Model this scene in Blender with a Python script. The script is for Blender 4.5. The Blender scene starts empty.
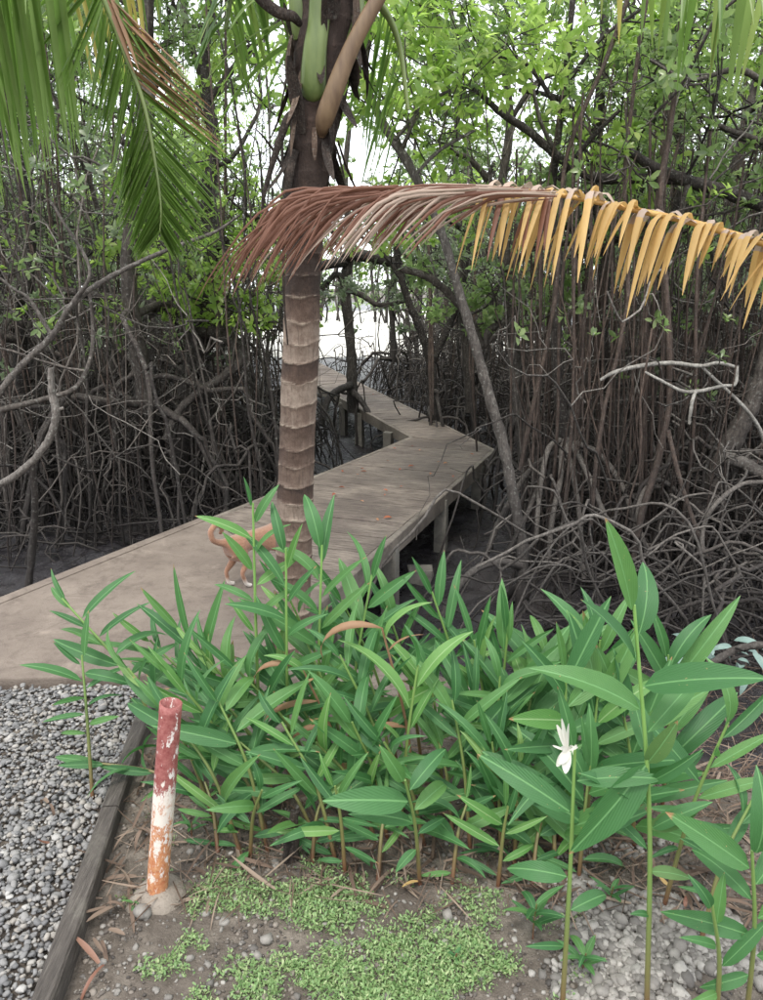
import bpy, math, random
import numpy as np
from mathutils import Vector, Matrix, Quaternion
R = math.radians
random.seed(11)
rng = np.random.default_rng(11)
scene = bpy.context.scene
COL = scene.collection

# ------------------------------------------------------------------ camera, sky, sun, exposure
PITCH = R(15.6); FOC = 770.0; CAMZ = 1.6
cam = bpy.data.objects.new('camera', bpy.data.cameras.new('camera'))
COL.objects.link(cam)
cam.location = (0, 0, CAMZ); cam.rotation_euler = (R(90) - PITCH, 0, 0)
cam.data.sensor_fit = 'VERTICAL'; cam.data.angle = 2 * math.atan(500 / FOC)
cam.data.clip_start = 0.05; cam.data.clip_end = 800
scene.camera = cam
world = bpy.data.worlds.new('World'); scene.world = world; world.use_nodes = True
wn = world.node_tree.nodes; wl = world.node_tree.links
bg = wn['Background']
sky = wn.new('ShaderNodeTexSky'); sky.sky_type = 'NISHITA'; sky.sun_disc = False
SUN_EL, SUN_AZ = R(62), R(200)
sky.sun_elevation = SUN_EL; sky.sun_rotation = SUN_AZ; sky.dust_density = 4.0; sky.air_density = 1.0
cl = wn.new('ShaderNodeMix'); cl.data_type = 'RGBA'; cl.inputs[0].default_value = 0.8
cl.inputs[7].default_value = (9.6, 9.9, 10.3, 1)          # even bright overcast
wl.new(sky.outputs[0], cl.inputs[6]); wl.new(cl.outputs[2], bg.inputs[0])
bg.inputs[1].default_value = 0.15
sun = bpy.data.objects.new('sun', bpy.data.lights.new('sun', 'SUN')); COL.objects.link(sun)
sun.data.energy = 1.5; sun.data.angle = R(12); sun.data.color = (1, .96, .9)
sd = Vector((math.sin(SUN_AZ) * math.cos(SUN_EL), math.cos(SUN_AZ) * math.cos(SUN_EL), math.sin(SUN_EL)))
sun.rotation_euler = (-sd).to_track_quat('-Z', 'Y').to_euler()
scene.view_settings.view_transform = 'Standard'; scene.view_settings.look = 'None'
scene.view_settings.exposure = 0.8; scene.view_settings.gamma = 1
scene.cycles.max_bounces = 7; scene.cycles.diffuse_bounces = 4; scene.cycles.transmission_bounces = 4
scene.cycles.transparent_max_bounces = 8

# ------------------------------------------------------------------ helpers: from a place in the view to a place in the world
def ray(px, py):
    x = (px - 381.5) / FOC; y = -(py - 500) / FOC
    return np.array([x, math.cos(PITCH) + y * math.sin(PITCH), -math.sin(PITCH) + y * math.cos(PITCH)])
def P(px, py, D):
    d = ray(px, py); t = D / d[1]
    return np.array([0, 0, CAMZ]) + d * t
def G(px, py, z=0.0):
    d = ray(px, py); t = (z - CAMZ) / d[2]
    return np.array([0, 0, CAMZ]) + d * t
def scr(p):
    v = np.asarray(p) - np.array([0, 0, CAMZ])
    f = v[1] * math.cos(PITCH) - v[2] * math.sin(PITCH); u = v[1] * math.sin(PITCH) + v[2] * math.cos(PITCH)
    f = max(f, 1e-3)
    return 381.5 + FOC * v[0] / f, 500 - FOC * u / f
def pxm(D, py=400):                       # metres per pixel at depth D
    return D / ray(381, py)[1] / FOC
def nrm(v):
    v = np.asarray(v, float); n = np.linalg.norm(v); return v / n if n > 1e-9 else np.array([0, 0, 1.0])
MUD = -0.42; DECK = 0.05

_lat = rng.random((64, 256, 256)).astype(np.float32)
def vnoise(x, y, seed=0):
    x = np.asarray(x, float); y = np.asarray(y, float)
    xi = np.floor(x).astype(int); yi = np.floor(y).astype(int); fx = x - xi; fy = y - yi
    fx = fx * fx * (3 - 2 * fx); fy = fy * fy * (3 - 2 * fy); L = _lat[seed % 64]
    a = L[xi % 256, yi % 256]; b = L[(xi + 1) % 256, yi % 256]; c = L[xi % 256, (yi + 1) % 256]; d = L[(xi + 1) % 256, (yi + 1) % 256]
    return (a * (1 - fx) + b * fx) * (1 - fy) + (c * (1 - fx) + d * fx) * fy - .5

# ------------------------------------------------------------------ mesh gathering
class Geo:
    def __init__(s): s.v = []; s.f = []; s.m = []; s.n = 0; s.sm = []
    def add(s, v, f, mat=0, smooth=True):
        v = np.asarray(v, np.float32).reshape(-1, 3); f = np.asarray(f, np.int64)
        s.v.append(v); s.f.append(f + s.n); s.n += len(v)
        m = np.asarray(mat); s.m.append(np.full(len(f), int(m), np.int32) if m.ndim == 0 else m.astype(np.int32))
        s.sm.append(np.full(len(f), smooth, bool)); return s
    def mesh(s, name, mats):
        me = bpy.data.meshes.new(name)
        if not s.v: return me
        V = np.concatenate(s.v); me.vertices.add(len(V)); me.vertices.foreach_set('co', V.ravel())
        lens = np.concatenate([np.full(len(f), f.shape[1], np.int32) for f in s.f])
        loops = np.concatenate([f.ravel() for f in s.f]).astype(np.int32)
        me.loops.add(len(loops)); me.loops.foreach_set('vertex_index', loops)
        st = np.concatenate([[0], np.cumsum(lens)[:-1]]).astype(np.int32)
        me.polygons.add(len(lens)); me.polygons.foreach_set('loop_start', st)
        me.polygons.foreach_set('material_index', np.concatenate(s.m)); me.polygons.foreach_set('use_smooth', np.concatenate(s.sm))
        for m in (mats if isinstance(mats, (list, tuple)) else [mats]): me.materials.append(m)
        me.update(calc_edges=True); me.validate(); return me
    def build(s, name, mats, parent=None, loc=(0, 0, 0), kind=None):
        o = bpy.data.objects.new(name, s.mesh(name, mats)); COL.objects.link(o); o.location = loc
        if parent is not None: o.parent = parent
        if kind: o['kind'] = kind
        return o
def tag(o, label, cat, group=None):
    o['label'] = label; o['category'] = cat
    if group: o['group'] = group
    return o
def empty(name, loc, label=None, cat=None, group=None):
    o = bpy.data.objects.new(name, None); COL.objects.link(o); o.location = loc; o.empty_display_size = .1
    if label: tag(o, label, cat, group)
    return o

def tube(g, pts, rad, sides=6, mat=0, cap=True, smooth=True, rough=0):
    pts = np.asarray(pts, float); n = len(pts); rad = np.broadcast_to(np.asarray(rad, float), (n,)).copy()
    T = np.gradient(pts, axis=0); T /= np.linalg.norm(T, axis=1, keepdims=True) + 1e-9
    h = pts[-1] - pts[0]; h[2] = 0
    N = np.array([-h[1], h[0], 0]) / (np.linalg.norm(h) + 1e-9) if np.linalg.norm(h) > 1e-3 else np.array([1.0, 0, 0])
    U = N - T * (T @ N)[:, None]; l = np.linalg.norm(U, axis=1, keepdims=True); U = np.where(l > .05, U / (l + 1e-9), np.array([0, 0, 1.0])); V = np.cross(T, U)
    a = np.arange(sides) * 2 * math.pi / sides
    rr = rad[:, None] * np.ones(sides)
    if rough: rr = rr * (1 + rough * (rng.random((n, sides)) - .5) * 2)
    v = pts[:, None, :] + rr[:, :, None] * (np.cos(a)[None, :, None] * U[:, None, :] + np.sin(a)[None, :, None] * V[:, None, :])
    i = np.arange(n - 1)[:, None] * sides; j = np.arange(sides)[None, :]; k = (j + 1) % sides
    f = np.stack([i + j, i + k, i + sides + k, i + sides + j], -1).reshape(-1, 4)
    g.add(v.reshape(-1, 3), f, mat, smooth)
    if cap and sides >= 4:
        g.add(v[-1], [list(range(sides))], mat, False); g.add(v[0], [list(range(sides))[::-1]], mat, False)
def spline(pts, n):                                    # Catmull-Rom through pts (any dimension)
    p = np.asarray(pts, float)
    if len(p) < 3:
        t = np.linspace(0, 1, n)[:, None]; return p[0] * (1 - t) + p[-1] * t
    p = np.vstack([2 * p[0] - p[1], p, 2 * p[-1] - p[-2]]); m = len(p) - 3
    out = []
    for t in np.linspace(0, m - 1e-6, n):
        i = int(t); u = t - i; a, b, c, d = p[i], p[i + 1], p[i + 2], p[i + 3]
        out.append(.5 * (2 * b + (c - a) * u + (2 * a - 5 * b + 4 * c - d) * u * u + (3 * b - a - 3 * c + d) * u ** 3))
    return np.array(out)
def wig(pts, amp, f=2.0):                              # organic wander, zero at the start
    n = len(pts); t = np.linspace(0, 1, n); o = np.zeros((n, 3))
    for k in range(3):
        for q in (1, 2, 3.3): o[:, k] += rng.normal() * np.sin(q * f * t * math.pi + rng.random() * 6.3) / q
    o -= o[0]; return pts + o * amp * np.minimum(1, t * 4)[:, None]
def box(g, c, sz, ax=None, mat=0, jitter=0):
    s = np.array([[x, y, z] for x in (-1, 1) for y in (-1, 1) for z in (-1, 1)], float) * np.array(sz) / 2
    if jitter: s = s + rng.normal(0, jitter, s.shape)
    if ax is not None: s = s @ np.array(ax)
    f = [[0, 1, 3, 2], [4, 6, 7, 5], [0, 4, 5, 1], [2, 3, 7, 6], [0, 2, 6, 4], [1, 5, 7, 3]]
    g.add(s + np.array(c), f, mat, False)
def prism(g, poly, z0, z1, mat=0, bev=0.0):
    poly = np.asarray(poly, float)[:, :2]; n = len(poly); c = poly.mean(0)
    top_in = c + (poly - c) * (1 - bev) if bev else poly
    rings = [np.c_[poly, np.full(n, z0)], np.c_[poly, np.full(n, z1 - (bev and .006))]]
    if bev: rings.append(np.c_[top_in, np.full(n, z1)])
    v = np.vstack(rings); f = []
    for r in range(len(rings) - 1):
        for i in range(n): f.append([r * n + i, r * n + (i + 1) % n, (r + 1) * n + (i + 1) % n, (r + 1) * n + i])
    g.add(v, f, mat, False); k = (len(rings) - 1) * n
    g.add(v, [[k + i for i in range(n)]], mat, False); g.add(v, [[i for i in range(n)][::-1]], mat, False)

# leaves: many small elliptic leaves at once.  base positions, directions, normals, lengths
def leaf_batch(g, base, dirn, up, L, wr=.42, mat=0, fold=.12, droop=.15):
    base = np.asarray(base); dirn = np.asarray(dirn); dirn = dirn / (np.linalg.norm(dirn, axis=1, keepdims=True) + 1e-9)
    S = np.cross(dirn, up); S /= np.linalg.norm(S, axis=1, keepdims=True) + 1e-9; U = np.cross(S, dirn); L = np.asarray(L)[:, None]
    W = L * wr * .5
    tip = base + dirn * L - U * L * droop
    m1 = base + dirn * L * .34 + U * L * .02; m2 = base + dirn * L * .7 - U * L * droop * .4
    a1 = m1 + S * W * .86 + U * W * fold * 2; b1 = m1 - S * W * .86 + U * W * fold * 2
    a2 = m2 + S * W * .9 + U * W * fold * 2; b2 = m2 - S * W * .9 + U * W * fold * 2
    n = len(base); v = np.stack([base, m1, m2, tip, a1, b1, a2, b2], 1).reshape(-1, 3)
    o = np.arange(n)[:, None] * 8
    q = np.concatenate([o + np.array([[1, 4, 6, 2]]), o + np.array([[1, 2, 7, 5]])])
    t = np.concatenate([o + np.array([[0, 4, 1]]), o + np.array([[0, 1, 5]]), o + np.array([[2, 6, 3]]), o + np.array([[2, 3, 7]])])
    k = g.n; g.add(v, q, mat); g.v.append(np.zeros((0, 3), np.float32)); g.f.append(t + k); g.m.append(np.full(len(t), mat, np.int32)); g.sm.append(np.full(len(t), True))
def rosettes(g, C, A, k=8, L=(.075, .12), mat=0, spread=(35, 85)):
    C = np.asarray(C, float); A = np.asarray(A, float); A /= np.linalg.norm(A, axis=1, keepdims=True) + 1e-9; n = len(C)
    ref = np.where(np.abs(A[:, 2:3]) > .9, np.array([[1., 0, 0]]), np.array([[0, 0, 1.]]))
    X = np.cross(A, ref); X /= np.linalg.norm(X, axis=1, keepdims=True); Y = np.cross(A, X)
    ph = (np.arange(k)[None, :] * 2.4 + rng.random((n, 1)) * 6.3) + rng.normal(0, .2, (n, k))
    th = np.radians(rng.uniform(spread[0], spread[1], (n, k)))
    rad = X[:, None] * np.cos(ph)[..., None] + Y[:, None] * np.sin(ph)[..., None]
    d = A[:, None] * np.cos(th)[..., None] + rad * np.sin(th)[..., None]; d[..., 2] -= .12
    upv = A[:, None] * np.sin(th)[..., None] - rad * np.cos(th)[..., None] + rng.normal(0, .15, (n, k, 3))
    b = C[:, None] + rng.normal(0, .008, (n, k, 3)) - A[:, None] * rng.random((n, k, 1)) * .04
    leaf_batch(g, b.reshape(-1, 3), d.reshape(-1, 3), upv.reshape(-1, 3), rng.uniform(L[0], L[1], n * k), mat=mat)

# ------------------------------------------------------------------ materials
def newmat(name):
    m = bpy.data.materials.new(name); m.use_nodes = True; nt = m.node_tree
    return m, nt.nodes, nt.links, nt.nodes['Principled BSDF']
def mixc(N, L, fac, a, b, blend='MIX'):
    x = N.new('ShaderNodeMix'); x.data_type = 'RGBA'; x.blend_type = blend
    for s, v in ((0, fac), (6, a), (7, b)):
        if isinstance(v, (int, float)): x.inputs[s].default_value = v
        elif isinstance(v, tuple): x.inputs[s].default_value = (*v, 1) if len(v) == 3 else v
        else: L.new(v, x.inputs[s])
    return x.outputs[2]
def noise(N, L, vec, scale, detail=5, rough=.6, dist=0):
    n = N.new('ShaderNodeTexNoise'); n.inputs['Scale'].default_value = scale; n.inputs['Detail'].default_value = detail
    n.inputs['Roughness'].default_value = rough; n.inputs['Distortion'].default_value = dist
    if vec is not None: L.new(vec, n.inputs['Vector'])
    return n.outputs[0]
def ramp(N, L, val, stops):
    r = N.new('ShaderNodeValToRGB'); L.new(val, r.inputs[0]); e = r.color_ramp.elements
    while len(e) < len(stops): e.new(.5)
    for q, (p, c) in zip(e, stops): q.position = p; q.color = (*c, 1) if isinstance(c, tuple) else (c, c, c, 1)
    return r.outputs[0]
def mth(N, L, op, a, b=0.0, c=None):
    m = N.new('ShaderNodeMath'); m.operation = op
    for i, v in enumerate((a, b) if c is None else (a, b, c)):
        if isinstance(v, (int, float)): m.inputs[i].default_value = v
        else: L.new(v, m.inputs[i])
    return m.outputs[0]
def coord(N, L, kind='Object', scale=None):
    t = N.new('ShaderNodeTexCoord').outputs[kind]
    if scale:
        m = N.new('ShaderNodeMapping'); m.inputs['Scale'].default_value = scale; L.new(t, m.inputs[0]); return m.outputs[0]
    return t
def bump(N, L, B, h, strength=.5, dist=.02):
    b = N.new('ShaderNodeBump'); b.inputs['Strength'].default_value = strength; b.inputs['Distance'].default_value = dist
    L.new(h, b.inputs['Height']); L.new(b.outputs[0], B.inputs['Normal']); return b.outputs[0]
def geo_out(N, name): return N.new('ShaderNodeNewGeometry').outputs[name]

def bark_mat(name, dark, light, scale=6, stain_dark=True, lich=.5, rough=.85, pos='Object'):
    m, N, L, B = newmat(name); co = coord(N, L, pos)
    n1 = noise(N, L, co, scale, 6, .7); n2 = noise(N, L, co, scale * 7, 4, .7)
    c = ramp(N, L, n1, [(.32, dark), (.72, light)])
    rp = geo_out(N, 'Random Per Island'); c = mixc(N, L, ramp(N, L, rp, [(.1, .75), (.6, 0.0)]), c, tuple(x * .4 for x in dark)); c = mixc(N, L, ramp(N, L, rp, [(.7, 0.0), (1, .6)]), c, tuple(min(1, x * 1.5) for x in light))
    n5 = noise(N, L, coord(N, L, pos, (1, 1, .15)), scale * 10, 3, .6); c = mixc(N, L, ramp(N, L, n5, [(.45, .55), (.6, 0.0)]), c, tuple(x * .5 for x in dark))
    lc = ramp(N, L, n2, [(.55, 0.0), (.68, 1.0)])
    c = mixc(N, L, mth(N, L, 'MULTIPLY', lc, lich), c, (.30, .30, .27))
    if stain_dark:                                            # mud-stained foot; the darkening runs on upward to deepen the thicket
        z = N.new('ShaderNodeSeparateXYZ'); L.new(geo_out(N, 'Position'), z.inputs[0])
        zz = mth(N, L, 'ADD', z.outputs[2], mth(N, L, 'MULTIPLY', n1, -.5))
        s = N.new('ShaderNodeMapRange'); L.new(zz, s.inputs[0]); s.inputs[1].default_value = MUD - .28; s.inputs[2].default_value = MUD + 1.15
        s.inputs[3].default_value = .9; s.inputs[4].default_value = 0
        c = mixc(N, L, s.outputs[0], c, (.022, .019, .018))
    L.new(c, B.inputs['Base Color']); B.inputs['Roughness'].default_value = rough; B.inputs['Specular IOR Level'].default_value = .35
    bump(N, L, B, mth(N, L, 'ADD', n1, mth(N, L, 'MULTIPLY', n2, .5)), .8, .015); return m
def leaf_mat(name, a, b, c=None, trans=.35, rough=.4, tcol=None, island=True, spec=.4):
    m, N, L, B = newmat(name); co = coord(N, L)
    rnd = geo_out(N, 'Random Per Island') if island else N.new('ShaderNodeObjectInfo').outputs['Random']
    col = ramp(N, L, rnd, [(.0, a), (.6, b), (1.0, c or b)])
    nz = noise(N, L, co, 14, 3); col = mixc(N, L, mth(N, L, 'MULTIPLY', nz, .35), col, tuple(x * .5 for x in a))
    L.new(col, B.inputs['Base Color']); B.inputs['Roughness'].default_value = rough; B.inputs['Specular IOR Level'].default_value = spec
    T = N.new('ShaderNodeBsdfTranslucent'); L.new(mixc(N, L, .5, col, tcol or tuple(min(1, x * 2.6) for x in b)), T.inputs[0])
    mx = N.new('ShaderNodeMixShader'); mx.inputs[0].default_value = trans
    L.new(B.outputs[0], mx.inputs[1]); L.new(T.outputs[0], mx.inputs[2]); L.new(mx.outputs[0], N['Material Output'].inputs[0]); return m

M = {}
M['bark'] = bark_mat('mangrove_bark', (.038, .031, .027), (.155, .133, .115))
M['bark_pale'] = bark_mat('mangrove_bark_pale', (.11, .095, .085), (.27, .245, .22), 9, lich=.8)
M['bark_dark'] = bark_mat('mangrove_bark_dark', (.020, .016, .014), (.075, .062, .054), 8)
M['bark_mid'] = bark_mat('mangrove_bark_grey', (.045, .038, .034), (.165, .145, .128), 8, lich=.6)
M['bark_white'] = bark_mat('dead_white_wood', (.20, .185, .165), (.48, .46, .42), 12, stain_dark=False)
M['root'] = bark_mat('stilt_root', (.028, .022, .020), (.145, .124, .108), 7)
M['root_pale'] = bark_mat('stilt_root_pale', (.08, .068, .06), (.30, .27, .24), 9)
M['aerial'] = bark_mat('aerial_root_bark', (.045, .031, .025), (.14, .100, .080), 10, lich=.25)
M['leaf'] = leaf_mat('mangrove_leaf', (.09, .145, .055), (.18, .265, .09), (.32, .40, .16), .55, .30, spec=.7)
M['leaf_bright'] = leaf_mat('mangrove_leaf_bright', (.14, .25, .055), (.27, .40, .09), (.44, .52, .17), .62, .32, spec=.6)
M['leaf_grey'] = leaf_mat('mangrove_leaf_shade', (.09, .13, .075), (.18, .23, .13), (.29, .34, .20), .48, .30, spec=.8)
M['leaf_pale'] = leaf_mat('pale_blue_leaf', (.16, .25, .22), (.25, .36, .32), None, .2, .4)
M['weed'] = leaf_mat('ground_cover_leaf', (.15, .26, .10), (.26, .38, .16), (.40, .46, .24), .3, .5)
M['palm_green'] = leaf_mat('palm_leaflet_green', (.07, .145, .032), (.13, .22, .045), (.26, .32, .08), .4, .38)
M['palm_light'] = leaf_mat('palm_leaflet_light', (.10, .18, .05), (.19, .28, .08), (.34, .36, .12), .4, .38)
M['palm_yellow'] = leaf_mat('palm_leaflet_yellow', (.40, .33, .08), (.52, .42, .12), (.50, .36, .13), .4, .5)
M['dead_orange'] = leaf_mat('dry_leaflet_orange', (.46, .27, .09), (.66, .45, .18), (.72, .58, .33), .35, .55, tcol=(.8, .48, .16))
M['dead_red'] = leaf_mat('dry_leaflet_red_brown', (.14, .058, .038), (.22, .105, .070), (.34, .22, .16), .2, .5)
M['dead_pale'] = leaf_mat('dry_leaflet_pale_sheen', (.34, .24, .19), (.46, .35, .28), (.52, .42, .36), .15, .5)  # pale dry leaflets; on folded leaflet bases it paints in their sheen
M['dead_leaf'] = leaf_mat('dry_ginger_leaf', (.17, .09, .05), (.32, .19, .11), (.46, .34, .22), .25, .6)
M['litter'] = leaf_mat('dry_litter', (.07, .045, .03), (.16, .11, .08), (.32, .25, .19), .1, .8)
M['red_leaf'] = leaf_mat('fallen_red_leaf', (.25, .06, .03), (.36, .12, .055), (.42, .22, .11), .15, .5, island=False)

def ginger_mat(name, a, b, c, vein=(.16, .34, .13)):
    m, N, L, B = newmat(name); co = coord(N, L); sp = N.new('ShaderNodeSeparateXYZ'); L.new(co, sp.inputs[0])
    rnd = N.new('ShaderNodeObjectInfo').outputs['Random']
    col = ramp(N, L, rnd, [(.0, a), (.6, b), (1, c)])
    ax = mth(N, L, 'ABSOLUTE', sp.outputs[0])
    st = mth(N, L, 'SINE', mth(N, L, 'MULTIPLY', mth(N, L, 'SUBTRACT', ax, mth(N, L, 'MULTIPLY', sp.outputs[1], .16)), 420))
    col = mixc(N, L, mth(N, L, 'MULTIPLY_ADD', st, .07, .07), col, tuple(x * .55 for x in a))
    nz = noise(N, L, co, 5, 4); col = mixc(N, L, mth(N, L, 'MULTIPLY', nz, .5), col, tuple(x * .65 for x in a))
    mr = N.new('ShaderNodeMapRange'); L.new(ax, mr.inputs[0]); mr.inputs[1].default_value = .003; mr.inputs[2].default_value = .008; mr.inputs[3].default_value = .75; mr.inputs[4].default_value = 0
    col = mixc(N, L, mr.outputs[0], col, vein)
    nb_ = noise(N, L, co, 11, 3); yy = mth(N, L, 'ADD', sp.outputs[1], mth(N, L, 'MULTIPLY', nb_, .12)); rr_ = mth(N, L, 'FRACT', mth(N, L, 'MULTIPLY', rnd, 7.13))
    tp = N.new('ShaderNodeMapRange'); L.new(mth(N, L, 'ADD', yy, mth(N, L, 'MULTIPLY', rr_, .09)), tp.inputs[0]); tp.inputs[1].default_value = 1.055; tp.inputs[2].default_value = 1.085
    col = mixc(N, L, tp.outputs[0], col, (.34, .20, .10))
    sp_ = noise(N, L, coord(N, L, 'Object', (1.6, 1, 1)), 26, 2, .5, .3); sm = mth(N, L, 'MULTIPLY', ramp(N, L, sp_, [(.735, 0.0), (.75, 1.0)]), ramp(N, L, rr_, [(.4, 0.0), (.5, .9)])); col = mixc(N, L, sm, col, (.38, .27, .12))
    L.new(col, B.inputs['Base Color']); B.inputs['Roughness'].default_value = .48; B.inputs['Specular IOR Level'].default_value = .4
    h = mth(N, L, 'MULTIPLY_ADD', st, .3, mth(N, L, 'MULTIPLY', mr.outputs[0], -2)); bump(N, L, B, h, .35, .003)
    T = N.new('ShaderNodeBsdfTranslucent'); L.new(mixc(N, L, .5, col, (.12, .42, .07)), T.inputs[0])
    mx = N.new('ShaderNodeMixShader'); mx.inputs[0].default_value = .28
    L.new(B.outputs[0], mx.inputs[1]); L.new(T.outputs[0], mx.inputs[2]); L.new(mx.outputs[0], N['Material Output'].inputs[0]); return m
M['ginger'] = ginger_mat('ginger_leaf', (.042, .135, .045), (.075, .205, .064), (.135, .285, .075))
M['ginger_light'] = ginger_mat('ginger_leaf_young', (.10, .25, .06), (.15, .31, .08), (.24, .38, .12), (.3, .45, .2))
M['ginger_olive'] = ginger_mat('ginger_leaf_underside', (.085, .17, .05), (.10, .20, .06), (.12, .21, .07))
m, N, L, B = newmat('ginger_stem'); co = coord(N, L); sp = N.new('ShaderNodeSeparateXYZ'); L.new(co, sp.inputs[0])
c = ramp(N, L, sp.outputs[2], [(.0, (.13, .05, .03)), (.10, (.15, .13, .05)), (.35, (.14, .22, .06)), (.8, (.17, .32, .08))]); L.new(c, B.inputs['Base Color']); B.inputs['Roughness'].default_value = .45; M['gstem'] = m
M['petal'] = leaf_mat('white_petal', (.70, .67, .58), (.78, .76, .68), None, .4, .5)
M['brown_fibre'] = bark_mat('palm_fibre', (.020, .014, .011), (.085, .062, .05), 18, stain_dark=False, lich=.25)
M['palm_scrap'] = bark_mat('palm_dry_sheath', (.08, .05, .036), (.22, .16, .12), 12, stain_dark=False, lich=.4)

# palm trunk: dark and pale rings as materials
def trunk_mat(name, a, b, c):
    m, N, L, B = newmat(name); co = coord(N, L); st = coord(N, L, 'Object', (1, 1, .12))
    n1 = noise(N, L, co, 22, 6, .75); n2 = noise(N, L, st, 130, 3, .6); n3 = noise(N, L, co, 6, 4)
    col = ramp(N, L, n1, [(.30, a), (.55, b), (.78, c)]); col = mixc(N, L, ramp(N, L, n2, [(.5, 0.0), (.75, .5)]), col, tuple(x * .45 for x in a))
    col = mixc(N, L, ramp(N, L, n3, [(.5, 0.0), (.7, .45)]), col, (.30, .235, .17))
    L.new(col, B.inputs['Base Color']); B.inputs['Roughness'].default_value = .85
    bump(N, L, B, mth(N, L, 'ADD', n1, n2), .9, .01); return m
M['ring_dark'] = trunk_mat('palm_trunk_dark', (.060, .034, .024), (.13, .080, .058), (.22, .15, .11))
M['ring_mid'] = trunk_mat('palm_trunk_brown', (.12, .075, .052), (.23, .155, .115), (.34, .26, .20))
M['ring_pale'] = trunk_mat('palm_trunk_grey', (.20, .145, .11), (.34, .265, .21), (.48, .40, .33))
M['ring_scar'] = trunk_mat('palm_leaf_scar', (.33, .25, .18), (.52, .42, .32), (.66, .57, .46))
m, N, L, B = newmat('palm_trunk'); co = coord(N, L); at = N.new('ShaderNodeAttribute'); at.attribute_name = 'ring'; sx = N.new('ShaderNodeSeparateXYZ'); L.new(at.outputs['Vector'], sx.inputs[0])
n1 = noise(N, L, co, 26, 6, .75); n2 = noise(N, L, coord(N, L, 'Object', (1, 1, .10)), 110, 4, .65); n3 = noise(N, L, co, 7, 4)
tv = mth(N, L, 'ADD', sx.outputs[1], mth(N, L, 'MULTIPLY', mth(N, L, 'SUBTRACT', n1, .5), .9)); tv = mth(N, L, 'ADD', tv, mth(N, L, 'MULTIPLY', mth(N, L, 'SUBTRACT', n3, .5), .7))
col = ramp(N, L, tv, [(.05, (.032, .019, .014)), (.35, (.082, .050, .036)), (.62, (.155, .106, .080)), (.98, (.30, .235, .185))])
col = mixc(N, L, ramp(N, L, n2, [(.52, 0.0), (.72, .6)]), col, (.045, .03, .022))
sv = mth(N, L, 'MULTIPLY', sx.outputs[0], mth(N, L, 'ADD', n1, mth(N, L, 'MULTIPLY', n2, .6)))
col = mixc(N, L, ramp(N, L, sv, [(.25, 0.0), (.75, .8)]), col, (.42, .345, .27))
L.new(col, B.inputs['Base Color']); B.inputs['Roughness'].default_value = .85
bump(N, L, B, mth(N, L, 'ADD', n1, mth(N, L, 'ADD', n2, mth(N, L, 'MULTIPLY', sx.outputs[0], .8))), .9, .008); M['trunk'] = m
m, N, L, B = newmat('green_petiole'); co = coord(N, L, 'Object', (1, 1, .2)); n1 = noise(N, L, co, 20, 4)
L.new(ramp(N, L, n1, [(.3, (.085, .125, .035)), (.7, (.17, .22, .07))]), B.inputs['Base Color']); B.inputs['Roughness'].default_value = .4; M['petiole'] = m
m, N, L, B = newmat('brown_petiole'); co = coord(N, L, 'Object', (1, 1, .2)); n1 = noise(N, L, co, 25, 5)
L.new(ramp(N, L, n1, [(.3, (.095, .055, .032)), (.7, (.21, .14, .078))]), B.inputs['Base Color']); B.inputs['Roughness'].default_value = .5; M['petiole_brown'] = m
m, N, L, B = newmat('yellow_rachis'); co = coord(N, L); n1 = noise(N, L, co, 25, 5)
L.new(ramp(N, L, n1, [(.3, (.42, .22, .06)), (.7, (.62, .40, .13))]), B.inputs['Base Color']); B.inputs['Roughness'].default_value = .5; M['rachis_dead'] = m

# ground: soil on the land, wet mud below
m, N, L, B = newmat('ground'); pos = geo_out(N, 'Position'); z = N.new('ShaderNodeSeparateXYZ'); L.new(pos, z.inputs[0])
n1 = noise(N, L, pos, 3.2, 6, .65); n2 = noise(N, L, pos, 30, 6, .7); n3 = noise(N, L, pos, 120, 3, .7); n4 = noise(N, L, pos, 1.1, 3)
soil = ramp(N, L, n1, [(.3, (.075, .060, .048)), (.5, (.135, .113, .092)), (.68, (.24, .208, .17))])
soil = mixc(N, L, ramp(N, L, n2, [(.45, 0.0), (.62, .6)]), soil, (.050, .038, .028))
soil = mixc(N, L, ramp(N, L, n3, [(.62, 0.0), (.72, .5)]), soil, (.36, .32, .27))
mud = ramp(N, L, n2, [(.3, (.010, .0095, .012)), (.7, (.032, .028, .031))])
mud = mixc(N, L, ramp(N, L, n4, [(.45, 0.0), (.7, .6)]), mud, (.035, .027, .024))
zz = mth(N, L, 'ADD', z.outputs[2], mth(N, L, 'MULTIPLY', mth(N, L, 'SUBTRACT', n1, .5), .25))
mr = N.new('ShaderNodeMapRange'); L.new(zz, mr.inputs[0]); mr.inputs[1].default_value = -.22; mr.inputs[2].default_value = -.10
L.new(mixc(N, L, mr.outputs[0], mud, soil), B.inputs['Base Color'])
wet = ramp(N, L, noise(N, L, pos, 9, 4), [(.42, .16), (.6, .5)])
L.new(mixc(N, L, mr.outputs[0], wet, (.92, .92, .92)), B.inputs['Roughness']); B.inputs['Specular IOR Level'].default_value = .5
bump(N, L, B, mth(N, L, 'ADD', n2, mth(N, L, 'MULTIPLY', n3, .4)), .7, .02); M['ground'] = m

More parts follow.
